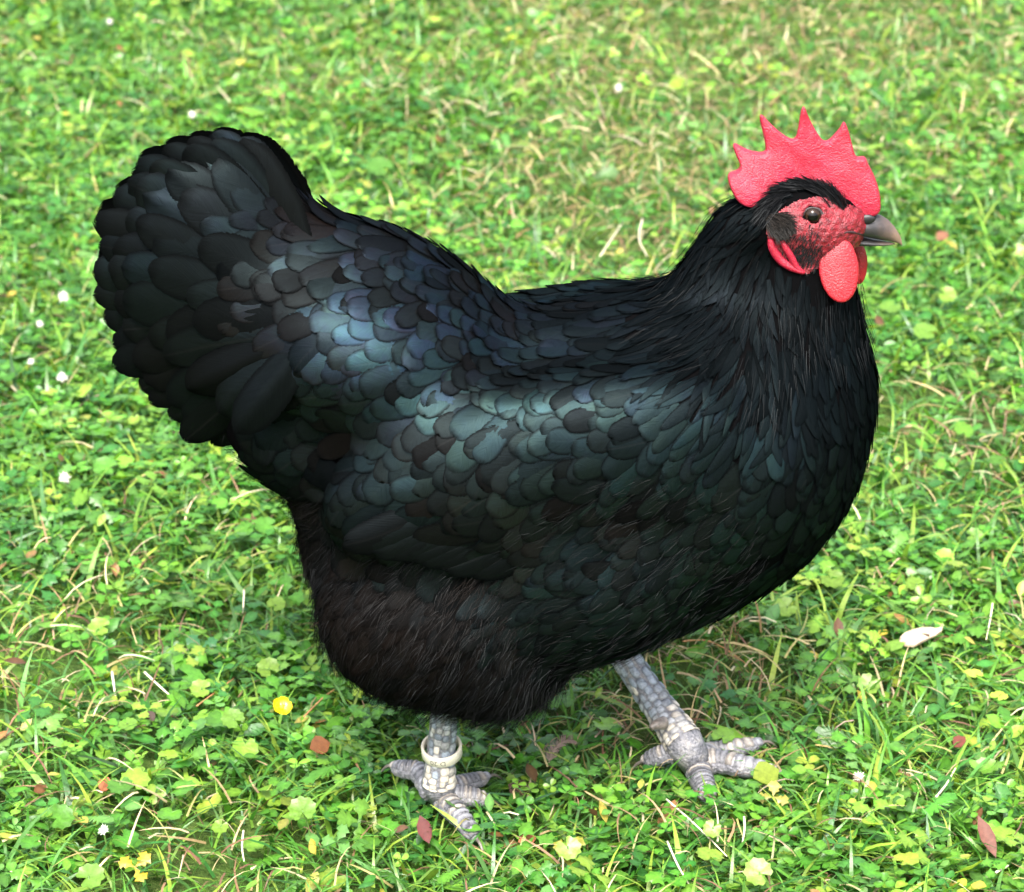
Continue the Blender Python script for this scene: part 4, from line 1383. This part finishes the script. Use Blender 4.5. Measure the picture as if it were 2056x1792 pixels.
def scute(a, axis_pts, radii, t0, t1, ang0, ang1, lift, col, parent):
    """one plate on a shank: part of a curved surface, domed, between two heights and two angles"""
    Vs = []
    n1, n2 = 5, 6
    for i in range(n1):
        for j in range(n2):
            u, v = i / (n1 - 1), j / (n2 - 1)
            uu, vv = 2 * u - 1, 2 * v - 1
            t = t0 + (t1 - t0) * (.5 + .5 * uu * (1 - .22 * vv * vv))
            an = ang0 + (ang1 - ang0) * (.5 + .5 * vv * (1 - .15 * uu * uu))
            s = t * (len(axis_pts) - 1); k = min(int(s), len(axis_pts) - 2); f = s - k
            c = axis_pts[k] * (1 - f) + axis_pts[k + 1] * f
            r = radii[k] * (1 - f) + radii[k + 1] * f
            d = norm(axis_pts[k + 1] - axis_pts[k])
            x = norm(np.cross(d, (0, 1, 0))); y = np.cross(x, d)        # x = forward side, y = towards +/-y
            dome = lift * (1 - uu ** 4) * (1 - vv ** 4) + .00035 * u
            Vs.append(c + (x * math.cos(an) + y * math.sin(an)) * (r + dome - .0004 + .0003))
    F = [(i * n2 + j, i * n2 + j + 1, (i + 1) * n2 + j + 1, (i + 1) * n2 + j) for i in range(n1 - 1) for j in range(n2 - 1)]
    seam = np.array([(.5 if i in (0, n1 - 1) or j in (0, n2 - 1) else 1.1) for i in range(n1) for j in range(n2)])
    o = fast_mesh('scale', np.array(Vs), np.array(F), M_scale, np.tile(col, (len(Vs), 1)) * seam[:, None], None, parent, True)
    return o

def leg(axis_ctrl, r_ctrl, pad, toes, y_sign, name='leg'):
    ax = spline(axis_ctrl, 24)
    rad = np.interp(np.linspace(0, 1, 24), np.linspace(0, 1, len(r_ctrl)), r_ctrl)
    # the shank runs on into the ball of the foot
    pts = list(ax) + [pad]
    rr = list(rad) + [rad[-1] * .82]
    lg = tube(name, pts, rr, M_foot, hen, 18, lambda i, a: 1 + .02 * math.sin(7 * a + i))
    # plates: two rows at the front, smaller ones round the sides and back
    nrow = 15
    for i in range(nrow):
        t0 = i / nrow; t1 = (i + 1.12) / nrow
        low = i / nrow
        for (c0, c1, lf) in ((-1.55, -.95, .0010), (-.92, -.12, .0013), (-.08, .72, .0013), (.75, 1.5, .0010), (-2.1, -1.6, .0008), (-2.7, -2.15, .0008)):
            sh = (.5 / nrow if c0 in (-.92, .75, -2.1) else 0) + RNG.normal(0, .16 / nrow)
            blue = np.array((.11, .14, .19)) * RNG.uniform(.6, 1.3)
            cream = np.array((.46, .42, .36)) * RNG.uniform(.75, 1.25)
            grey = np.array((.38, .42, .48)) * RNG.uniform(.6, 1.3)
            q = float(smoothstep(.35, .9, np.array(low + RNG.normal(0, .16))))
            col = (blue * .6 + grey * .4) * (1 - q) + cream * q
            scute(None, ax, rad, min(t0 + sh, .999), min(t1 + sh, 1.0), c0 + RNG.normal(0, .08), c1 + RNG.normal(0, .08), lf * RNG.uniform(.3, .75), np.clip(col, .02, .75), lg)
    for (ctrl, r0, r1) in toes:
        p = spline(ctrl, 26)
        rt = np.linspace(r0, r1, 26); rt = rt * np.sqrt(np.maximum(1 - (np.linspace(0, 1.12, 26)) ** 12, .05))
        tube('toe', p[:23], rt[:23], M_foot, lg, 14, lambda i, a: 1 + .10 * (abs(math.sin(i * 1.05)) - .4) * (1 if math.sin(a) > -.2 else .3))
        d = norm(p[22] - p[18])
        side = norm(np.cross(d, (0, 0, 1)))
        cp = [p[21], p[22] + d * .004 + np.array((0, 0, .0008)), p[22] + d * .008 + np.array((0, 0, -.0012)), p[22] + d * .0115 + np.array((0, 0, -.0045))]
        tube('claw', spline(cp, 8), np.linspace(rt[22] * .62, .0004, 8), M_claw, lg, 8)
        # plates across the toe
        for j in range(3, 22, 2):
            dd = norm(p[min(j + 1, 25)] - p[j - 1]); sd_ = norm(np.cross(dd, (0, 0, 1))); upn = np.cross(sd_, dd)
            Vs = []
            for i2 in range(3):
                for j2 in range(6):
                    u, v = i2 / 2 * 2 - 1, j2 / 5 * 2 - 1
                    an = v * 1.15
                    w_ = np.linalg.norm(p[min(j + 1, 25)] - p[j - 1]) * .47
                    Vs.append(p[j] + dd * u * w_ + (upn * math.cos(an) + sd_ * math.sin(an)) * (rt[j] * 1.06 + .0006 * (1 - u * u * .8) * (1 - v ** 4)))
            Fq = [(i2 * 6 + j2, i2 * 6 + j2 + 1, (i2 + 1) * 6 + j2 + 1, (i2 + 1) * 6 + j2) for i2 in range(2) for j2 in range(5)]
            base = np.array((.20, .205, .23)) if RNG.random() < .65 else np.array((.34, .31, .28))
            fast_mesh('scale', np.array(Vs), np.array(Fq), M_scale, np.tile(base * RNG.uniform(.55, 1.2), (len(Vs), 1)) * np.array([(.4 if i2 != 1 or j2 in (0, 5) else 1.1) for i2 in range(3) for j2 in range(6)])[:, None], None, lg, True)
    return lg

ZT = .015
NY, FY = FEET[0][1], FEET[1][1]
# camera-side leg
a_top = W(892, 1400, -.040); a_bot = G(880, 1572, .026); pad = G(888, 1600, .014)
near_leg = leg([a_top, W(888, 1470, (a_top[1] + a_bot[1]) / 2), a_bot], [.0078, .0074, .0080, .0098], pad,
    [([pad, G(905, 1622, ZT), G(932, 1652, .014), G(966, 1700, .010)], .0076, .0048),
     ([pad, G(925, 1600, ZT), G(955, 1603, .014), G(990, 1612, .010)], .0070, .0045),
     ([pad + np.array((0, .004, 0)), G(915, 1580, ZT), G(950, 1570, .014), G(992, 1558, .012)], .0066, .0042),
     ([a_bot + np.array((-.004, 0, -.006)), G(840, 1552, .022), G(812, 1546, .022), G(780, 1540, .018)], .0066, .0046)], -1)
# far leg, striding forward
b_top = W(1222, 1276, .050); b_bot = G(1372, 1490, .030); pad2 = G(1400, 1535, .014)
far_leg = leg([b_top, W(1312, 1405, (b_top[1] + b_bot[1]) / 2), b_bot], [.0080, .0086, .0098, .0115], pad2,
    [([pad2, G(1440, 1530, ZT), G(1500, 1541, .016), G(1580, 1556, .012)], .0084, .0052),
     ([pad2 + np.array((.004, .004, .002)), G(1430, 1513, .013), G(1478, 1503, .016), G(1548, 1490, .015)], .0072, .0046),
     ([pad2, G(1405, 1558, .012), G(1415, 1582, .013), G(1430, 1618, .009)], .0088, .0056),
     ([b_bot + np.array((-.004, 0, -.008)), G(1345, 1512, .022), G(1315, 1522, .018), G(1284, 1534, .012)], .0066, .0046)], 1)
spur = tube('spur', spline([W(1332, 1452, b_bot[1] - .004), W(1318, 1455, b_bot[1] - .008), W(1306, 1462, b_bot[1] - .010)], 8), np.linspace(.0042, .0018, 8), M_claw, far_leg, 10)

# ================================================================== leg ring with its number
M_ring = simple_mat('ivory plastic ring', (.60, .56, .45), .40, .5, .12, 250, .15, 500)
M_ink = simple_mat('grey print', (.10, .10, .09), .7, .2)
rc = W(887, 1505, W(888, 1500, -.035)[1] * .5 + a_bot[1] * .5)
ring = bpy.data.objects.new('leg_ring', None); COL.objects.link(ring)
tag(ring, 'ivory plastic leg ring printed D 20 around the hen\'s nearer leg', 'leg ring')
RO, RI, RH = .0117, .0100, .0034
V, F = [], []
prof = [(RO, -RH + .0004), (RO, RH - .0004), (RO - .0004, RH), (RI + .0004, RH), (RI, RH - .0004), (RI, -RH + .0004), (RI + .0004, -RH), (RO - .0004, -RH)]
for i in range(48):
    a = i / 48 * 2 * math.pi
    for r, z in prof: V.append((r * math.cos(a), r * math.sin(a), z))
    for j in range(8): F.append((i * 8 + j, ((i + 1) % 48) * 8 + j, ((i + 1) % 48) * 8 + (j + 1) % 8, i * 8 + (j + 1) % 8))
link_mesh('band', V, F, M_ring, ring)
ring.location = rc; ring.rotation_euler = (math.radians(15), math.radians(-3), 0)
fcv = bpy.data.curves.new('lettering', 'FONT'); fcv.body = 'D 20'; fcv.size = .0046; fcv.align_x = 'CENTER'; fcv.align_y = 'CENTER'
tob = bpy.data.objects.new('lettering_source', fcv)
COL.objects.link(tob)
dg = bpy.context.evaluated_depsgraph_get()
tme = bpy.data.meshes.new_from_object(tob.evaluated_get(dg))
bpy.data.objects.remove(tob); 
bmt = bmesh.new(); bmt.from_mesh(tme); bmesh.ops.subdivide_edges(bmt, edges=bmt.edges[:], cuts=2); bmesh.ops.triangulate(bmt, faces=bmt.faces[:])
for v in bmt.verts:
    x, z = -v.co.x - .0022, -v.co.y                                  # upside down, left of the middle
    a = -math.pi / 2 + x / RO
    v.co = ((RO + .00012) * math.cos(a), (RO + .00012) * math.sin(a), z)
bmt.to_mesh(tme); bmt.free(); tme.name = 'lettering'
tme.materials.clear(); tme.materials.append(M_ink)
lo_ = bpy.data.objects.new('lettering', tme); COL.objects.link(lo_); lo_.parent = ring

# ================================================================== small things lying and growing in the lawn
def plate(name, tmpl, px, py, z, size, yaw, tilt, col, mat, label, cat, group=None, aspect=1.0, tiltdir=None):
    """a single leaf or petal sheet with a little thickness"""
    V, F = tmpl
    V = V * np.array((1, aspect, 1))
    P = G(px, py, z)
    v, f, c = scatter((V, F), P[None], np.array([size]), np.array([yaw]), np.array([tilt]), np.array([-math.pi / 2 if tiltdir is None else tiltdir]), np.array([col]))
    v = v - P
    n = len(v)
    # underside 0.3 mm below, joined at the rim
    v2 = np.concatenate([v, v - np.array((0, 0, .0003))])
    f2 = np.concatenate([f, f[:, ::-1] + n])
    o = fast_mesh(name, v2, f2, mat, np.tile(np.array(col), (2 * n, 1)))
    o.location = P
    return tag(o, label, cat, group)

def petiole(parent, P, r=.0005, col=None):
    """the stalk that carries a leaf from the soil"""
    a = np.zeros(3); b = np.array((RNG.normal(0, .004), RNG.normal(0, .004) + .004, -P[2]))
    t = tube('stalk', spline([a, (a + b) / 2 + np.array((.002, 0, 0)), b], 6), [r] * 6, M_stalk, parent, 5)
    return t
M_stalk = simple_mat('green stalk', (.10, .20, .04), .5, .3, .3, 200)

YG, LG, GG = (.17, .30, .035), (.13, .26, .035), (.08, .21, .03)
IVY = [ # px, py, size mm, colour, label
 (241, 1574, 8.5, GG, 'large round scalloped green leaf left of the brown leaf near the ring'),
 (202, 1258, 8.0, YG, 'pale yellow-green round leaf in the grass left of the hen\'s thigh'),
 (405, 1382, 7.5, YG, 'upright yellow-green round leaf left of the buttercup flower'),
 (470, 1444, 8.0, LG, 'light green scalloped leaf just lower left of the buttercup flower'),
 (255, 1452, 6.5, LG, 'small light green scalloped leaf far left of the buttercup flower'),
 (540, 1342, 8.0, YG, 'yellow-green leaf above the buttercup flower'),
 (553, 1214, 7.0, YG, 'yellow-green leaf touching the fluff behind the hen\'s thigh'),
 (443, 1658, 5.5, YG, 'small yellow-green oval leaf below and left of the near foot'),
 (607, 1627, 9.0, LG, 'wide pale leaf left of the near foot\'s red leaf'),
 (178, 1760, 9.0, LG, 'wide light green scalloped leaf beside the yellow lobed leaf'),
 (1840, 1172, 7.5, YG, 'bright yellow-green round leaf above the pale wood chip'),
 (1669, 1160, 9.0, YG, 'bright yellow-green leaf under the curve of the hen\'s breast'),
 (1580, 1217, 8.5, YG, 'yellow-green leaf with pale edge just below the hen\'s belly'),
 (1451, 1478, 8.0, LG, 'light green leaf behind the far foot\'s shank'),
 (1746, 1371, 8.0, YG, 'bent yellow-green leaf below the pale wood chip'),
 (1799, 1610, 6.5, YG, 'yellow-green leaf trio member right of the spent clover head'),
 (1431, 1662, 6.0, YG, 'yellow-green oval leaf below the far foot'),
 (1525, 1752, 9.0, YG, 'bright yellow-green leaf at the bottom edge below the far foot'),
 (1140, 1700, 8.0, YG, 'yellow leaf in the grass between the feet at the bottom'),
 (1955, 1075, 7.0, LG, 'light green round leaf beside the right edge, level with the breast'),
 (1725, 555, 10.0, LG, 'soft light green leaf behind the hen\'s wattles'),
 (1860, 665, 11.0, LG, 'broad blurred green leaf right of the hen\'s throat'),
 (1790, 615, 10.0, LG, 'blurred light green leaf between beak and throat level, right'),
 (1900, 590, 9.0, YG, 'blurred yellow-green leaf below and right of the beak'),
 (765, 335, 14.0, GG, 'large blurred green leaf right of the raised tail'),
 (1395, 640, 0, GG, ''),
]
for (px, py, mm, col, lab) in IVY:
    if not mm: continue
    z = .020 + RNG.uniform(0, .008)
    o = plate('round_leaf', ivy(), px, py, z, mm * .001, RNG.uniform(0, 6.28), RNG.uniform(.15, .7), np.array(col) * RNG.uniform(.9, 1.1), M_leaf, lab, 'leaf', 'round leaves standing out in the lawn')
    petiole(o, G(px, py, z))

# a leaf caught on the far foot's middle toe, lobed and fallen leaves
plate('round_leaf', ovate(), 1512, 1562, .026, .017, .4, .5, (.19, .25, .03), M_leaf, 'oval yellow-green leaf lying across the far foot\'s middle toe', 'leaf', 'round leaves standing out in the lawn', 1.9)
plate('lobed_leaf', buttercup(), 270, 1742, .022, .011, .8, .5, (.36, .28, .02), M_leaf, 'bright yellow lobed leaf near the bottom left corner', 'leaf')
plate('lobed_leaf', buttercup(), 1150, 1708, .020, .011, 2.8, .4, (.24, .24, .035), M_leaf, 'yellow lobed leaf low in the grass between the two feet', 'leaf')
plate('lobed_leaf', buttercup(), 1552, 1600, .020, .010, 1.4, .5, (.30, .28, .06), M_leaf, 'browning yellow lobed leaf right of the far foot\'s near toe', 'leaf')
plate('lobed_leaf', buttercup(), 1440, 1398, .018, .013, 2.0, .35, (.05, .19, .055), M_leaf, 'dark green deeply cut leaf right of the far shank', 'leaf')
plate('lobed_leaf', buttercup(), 405, 1300, .018, .012, 2.4, .4, (.05, .18, .060), M_leaf, 'dark green cut leaf left of the thigh fluff', 'leaf')
plate('fallen_leaf', ovate(), 862, 1694, .018, .017, 1.9, .9, (.075, .014, .012), M_dry, 'dark red fallen leaf in front of the near foot', 'leaf', None, .95)
plate('fallen_leaf', ovate(), 2000, 1722, .016, .026, 1.9, .8, (.12, .050, .035), M_dry, 'long reddish brown leaf near the bottom right corner', 'leaf', None, .62)
plate('fallen_leaf', ovate(), 622, 1503, .018, .013, .4, .5, (.12, .045, .015), M_dry, 'small brown curled leaf left of the near foot', 'leaf', None, 2.0)
plate('fallen_leaf', ovate(), 308, 1452, .016, .010, 2.2, .7, (.05, .032, .025), M_dry, 'tiny dark brown leaf left of the buttercup flower', 'leaf', None, 1.6)
plate('fallen_leaf', ovate(), 203, 1590, .016, .010, 1.2, .7, (.24, .08, .03), M_dry, 'small orange-brown leaf beside the large round scalloped leaf', 'leaf', None, 1.6)
plate('fallen_leaf', ovate(), 1062, 1592, .014, .014, 2.6, .4, (.07, .04, .03), M_dry, 'brown crumpled leaf in the shade between the feet', 'leaf', None, 1.7)
plate('fallen_leaf', ovate(), 1040, 1690, .014, .011, .3, .6, (.28, .10, .045), M_dry, 'orange dead leaf right of the near foot\'s longest toe', 'leaf', None, 1.4)
plate('fallen_leaf', ovate(), 1915, 1500, .016, .011, .8, .5, (.11, .03, .02), M_dry, 'small red-brown leaf below the pale wood chip', 'leaf', None, 1.5)
plate('fallen_leaf', ovate(), 1880, 483, .016, .016, .8, .5, (.16, .07, .04), M_dry, 'blurred brown leaf right of the beak tip', 'leaf', None, 1.3)
plate('fallen_leaf', ovate(), 298, 965, .016, .016, .4, .5, (.19, .06, .03), M_dry, 'small orange-brown leaf below the tail', 'leaf', None, 1.3)

# buttercup flower: five glossy petals, stamens, stalk
M_petal = simple_mat('yellow petal', (.85, .60, .008), .25, .6, .12, 200)
M_stamen = simple_mat('stamens', (.70, .50, .03), .6, .3, .4, 600, .6, 900)
P = G(565, 1421, .034)
fl_ = bpy.data.objects.new('buttercup', None); COL.objects.link(fl_); fl_.location = P; fl_.rotation_euler = (math.radians(38), math.radians(8), .3)
tag(fl_, 'bright yellow buttercup flower in the grass left of the near foot', 'flower')
for k in range(5):
    a = k / 5 * 6.283
    V, F = [], []
    for i in range(5):
        for j in range(5):
            t, u = i / 4, j / 2 - 1
            w = .0036 * math.sin(.35 + 2.35 * t) if t < .999 else .0020
            r = .0010 + .0050 * t - .0006 * abs(u) * t * t
            zz = .0028 * t * t + .0006 * u * u
            V.append((r * math.cos(a) - u * w * math.sin(a), r * math.sin(a) + u * w * math.cos(a), zz))
    F = [(i * 5 + j, i * 5 + j + 1, (i + 1) * 5 + j + 1, (i + 1) * 5 + j) for i in range(4) for j in range(4)]
    link_mesh('petal', V, F, M_petal, fl_)
ball('stamens', .0015, M_stamen, (0, 0, .0012), fl_, 12, (1, 1, .8))
tube('stalk', spline([(0, 0, 0), (.001, .004, -.010), (.000, .016, -.026)], 8), [.0006] * 8, M_stalk, fl_, 6)

# white clover heads
M_clov = simple_mat('white clover florets', (.58, .57, .50), .6, .3, .15, 400)
M_spent = simple_mat('spent brown florets', (.24, .15, .09), .7, .2, .4, 400)
CL = [(127, 598, 8.0, 'white clover head nearest the tail, left of it'),
      (125, 760, 7.0, 'white clover head left of the lower tail'),
      (130, 962, 7.0, 'white clover head lowest on the left side, below the tail'),
      (62, 728, 5.0, 'small white clover head at the far left beside the lower tail'),
      (80, 652, 5.0, 'pinkish white clover head at the far left beside the middle of the tail'),
      (385, 232, 7.0, 'blurred white clover head above the tail'),
      (220, 45, 6.0, 'blurred white clover head near the top left corner'),
      (1242, 178, 7.0, 'blurred white clover head top centre, left of the comb'),
      (1725, 1562, 5.5, 'half-spent white and brown clover head right of the far foot'),
      (208, 1668, 5.0, 'small white clover head at bottom left, above the yellow leaf')]
for (px, py, mm, lab) in CL:
    z = .030
    P = G(px, py, z)
    c = bpy.data.objects.new('clover_head', None); COL.objects.link(c); c.location = P
    tag(c, lab, 'clover', 'white clover flower heads')
    V, F = [], []
    n = 46; R = mm * .0005
    for i in range(n):
        zc = 1 - 1.75 * (i + .5) / n; a = i * 2.39996
        rr = math.sqrt(max(0, 1 - zc * zc))
        d = np.array((rr * math.cos(a), rr * math.sin(a), zc)); s1 = norm(np.cross(d, (.3, .2, .9))); s2 = np.cross(d, s1)
        b = len(V); tipp = d * R * 1.25 * RNG.uniform(.6, 1.3) + np.array((0, 0, R * .25))
        for ang in range(4):
            V.append(d * R * .55 + (s1 * math.cos(ang * 1.57) + s2 * math.sin(ang * 1.57)) * R * .24)
        V.append(tipp)
        F += [(b, b + 1, b + 4), (b + 1, b + 2, b + 4), (b + 2, b + 3, b + 4), (b + 3, b, b + 4)]
    spent = 'spent' in lab
    link_mesh('florets', V, F, M_clov, c, smooth=False)
    if spent:
        link_mesh('spent_florets', [(v[0], v[1], v[2] * .8 - R * .5) for v in V], F, M_spent, c, smooth=False)
    tube('stalk', spline([(0, 0, -R * .4), (.001, .002, -.014), (.0, .004, -.030)], 6), [.0006] * 6, M_stalk, c, 5)

# pale wood chip
def chip_material():
    m, nt, out = new_mat('pale split wood')
    p = N(nt, 'ShaderNodeBsdfPrincipled'); p.inputs['Roughness'].default_value = .75
    tc = N(nt, 'ShaderNodeTexCoord').outputs['Object']
    mp = N(nt, 'ShaderNodeMapping'); mp.inputs['Scale'].default_value = (60, 700, 400); L(nt, tc, mp.inputs[0])
    f = noise_tex(nt, 1.0, 4, .6, mp.outputs[0])
    L(nt, ramp(nt, f, [(.25, (.20, .12, .065)), (.45, (.36, .27, .19)), (.8, (.47, .38, .29))]), p.inputs['Base Color'])
    b = N(nt, 'ShaderNodeBump'); b.inputs['Strength'].default_value = .6; b.inputs['Distance'].default_value = .001
    L(nt, f, b.inputs['Height']); L(nt, b.outputs[0], p.inputs['Normal']); L(nt, p.outputs[0], out.inputs['Surface'])
    return m
P = G(1848, 1277, .024)
V, F = [], []
outl = [(-.0165, -.0012), (-.0135, -.0045), (-.008, -.0060), (-.002, -.0052), (.004, -.0046), (.009, -.0032), (.0145, -.0018), (.0168, .0004), (.0120, .0016), (.0095, .0032), (.003, .0046), (-.004, .0056), (-.009, .0050), (-.0125, .0034)]
k = len(outl)
for lvl, (zz, sc_) in enumerate(((-.0016, .9), (.0002, 1.0), (.0018, .93))):
    for i, (x, y) in enumerate(outl):
        V.append((x * sc_, y * sc_ + .0004 * math.sin(i * 2.1), zz + .0004 * math.sin(i * 1.7 + lvl)))
V += [(0, 0, -.0018), (0, .0004, .0024), (-.007, -.001, .0026), (.007, 0, .0021)]
for lvl in range(2):
    for i in range(k):
        F.append((lvl * k + i, lvl * k + (i + 1) % k, (lvl + 1) * k + (i + 1) % k, (lvl + 1) * k + i))
for i in range(k):
    F.append((3 * k, (i + 1) % k, i))
    x = (outl[i][0] + outl[(i + 1) % k][0]) / 2
    F.append((3 * k + (2 if x < -.004 else 3 if x > .004 else 1), 2 * k + i, 2 * k + (i + 1) % k))
F += [(3 * k + 2, 3 * k + 1, 2 * k + 3), (3 * k + 1, 3 * k + 3, 2 * k + 5), (3 * k + 1, 3 * k + 2, 2 * k + 11), (3 * k + 3, 3 * k + 1, 2 * k + 10)]
chip = link_mesh('wood_chip', V, F, chip_material(), None, smooth=False)
chip.location = P; chip.rotation_euler = (math.radians(28), math.radians(-6), math.radians(22))
tag(chip, 'pale cream splinter of wood lying on the grass right of the hen', 'wood chip')

# dry stems
M_straw = simple_mat('bleached straw', (.66, .58, .42), .6, .3, .25, 250)
M_stem = simple_mat('orange brown stem', (.44, .22, .09), .55, .35, .3, 250)
M_grey = simple_mat('grey brown twig', (.26, .20, .15), .7, .2, .3, 250)
ST = [([(1371, 1288), (1420, 1287), (1470, 1312), (1520, 1352)], .024, .0009, M_stem, 'curved orange-brown dry stem below the hen\'s belly'),
      ([(490, 1185), (489, 1210), (487, 1232)], .026, .0010, M_straw, 'upright bleached straw left of the thigh fluff'),
      ([(1993, 1212), (1988, 1245), (1980, 1285)], .026, .0010, M_straw, 'pale straw standing right of the wood chip'),
      ([(1494, 1640), (1495, 1665), (1490, 1695)], .024, .0011, M_straw, 'short pale straw below the far foot'),
      ([(1338, 1605), (1400, 1660), (1460, 1720)], .022, .0009, M_straw, 'long pale stem slanting down below the far foot'),
      ([(489, 1668), (486, 1700), (490, 1730)], .026, .0010, M_straw, 'white upright straw at the bottom, left of the near foot'),
      ([(1340, 1690), (1362, 1740), (1392, 1790)], .024, .0010, M_straw, 'bleached straw at the bottom edge below the far foot'),
      ([(2000, 1752), (2025, 1738)], .022, .0013, M_straw, 'short white straw on the long reddish leaf'),
      ([(395, 1418), (430, 1392), (470, 1362)], .022, .0008, M_stem, 'thin brown stem crossing the yellow-green leaf near the buttercup'),
      ([(290, 1350), (320, 1378), (345, 1400)], .024, .0012, M_straw, 'tan straw pair member left of the buttercup'),
      ([(225, 1350), (232, 1400)], .024, .0014, M_straw, 'short thick tan straw at the left, upright'),
      ([(1880, 1600), (1900, 1575), (1920, 1540)], .024, .0012, M_straw, 'white straw slanting up at the right, below the wood chip'),
      ([(610, 1440), (650, 1400), (680, 1380)], .022, .0009, M_stem, 'brown stem right of the buttercup flower'),
      ([(1195, 1480), (1230, 1450), (1262, 1470)], .020, .0010, M_grey, 'dry brown twig behind the near foot, under the belly'),
      ([(1205, 515), (1235, 470), (1255, 440)], .024, .0011, M_straw, 'blurred tan straw behind the hen\'s back'),
      ([(1290, 440), (1283, 480), (1300, 515)], .026, .0011, M_straw, 'blurred tan straw left of the hen\'s neck'),
      ([(1190, 170), (1205, 210), (1215, 240)], .026, .0012, M_grey, 'blurred grey-brown stalk above the hen\'s back'),
      ([(925, 0), (930, 40), (925, 85)], .030, .0016, M_stalk, 'tall pale green blade at the top edge')]
for (pts, z, r, mt, lab) in ST:
    c = [G(px, py, z - .004 * i) for i, (px, py) in enumerate(pts)]
    p0 = c[0].copy()
    q = spline([v - p0 for v in c], 12)
    o = tube('dry_stem', q, list(.62 * r * (1 - .5 * np.linspace(0, 1, 12) ** 2)), mt, None, 6)
    o.location = p0
    tag(o, lab, 'dry stem', 'single dry stems lying in the lawn')

# moulted downy feather under the belly
n = 90
P = G(1118, 1512, .024)
ax_ = spline([G(1102, 1532, .020) - P, G(1112, 1505, .024) - P, G(1132, 1488, .026) - P, G(1150, 1486, .024) - P], 30)
down = bpy.data.objects.new('downy_feather', None); COL.objects.link(down); down.location = P
tag(down, 'small grey-brown downy feather on the grass between the hen\'s feet', 'feather')
tube('shaft', ax_, np.linspace(.0004, .0001, 30), M_grey, down, 5)
ii = RNG.integers(2, 29, 160)
tg = norm(np.gradient(ax_, axis=0))[ii]
sidev = norm(np.cross(tg, (0, -.5, .8))) * np.where(RNG.random(160) < .5, 1, -1)[:, None]
sv, sf = strands(ax_[ii], norm(tg * .8 + sidev), np.tile((0, 0, 1.0), (160, 1)), RNG.uniform(.003, .006, 160), np.full(160, .00022), RNG.uniform(0, .5, 160), 0, 4, 50, .1, .1)
tag(fast_mesh('barbs', sv, sf, M_strand, np.tile((.16, .12, .10), (len(sv), 1)), None, down), kind='stuff')
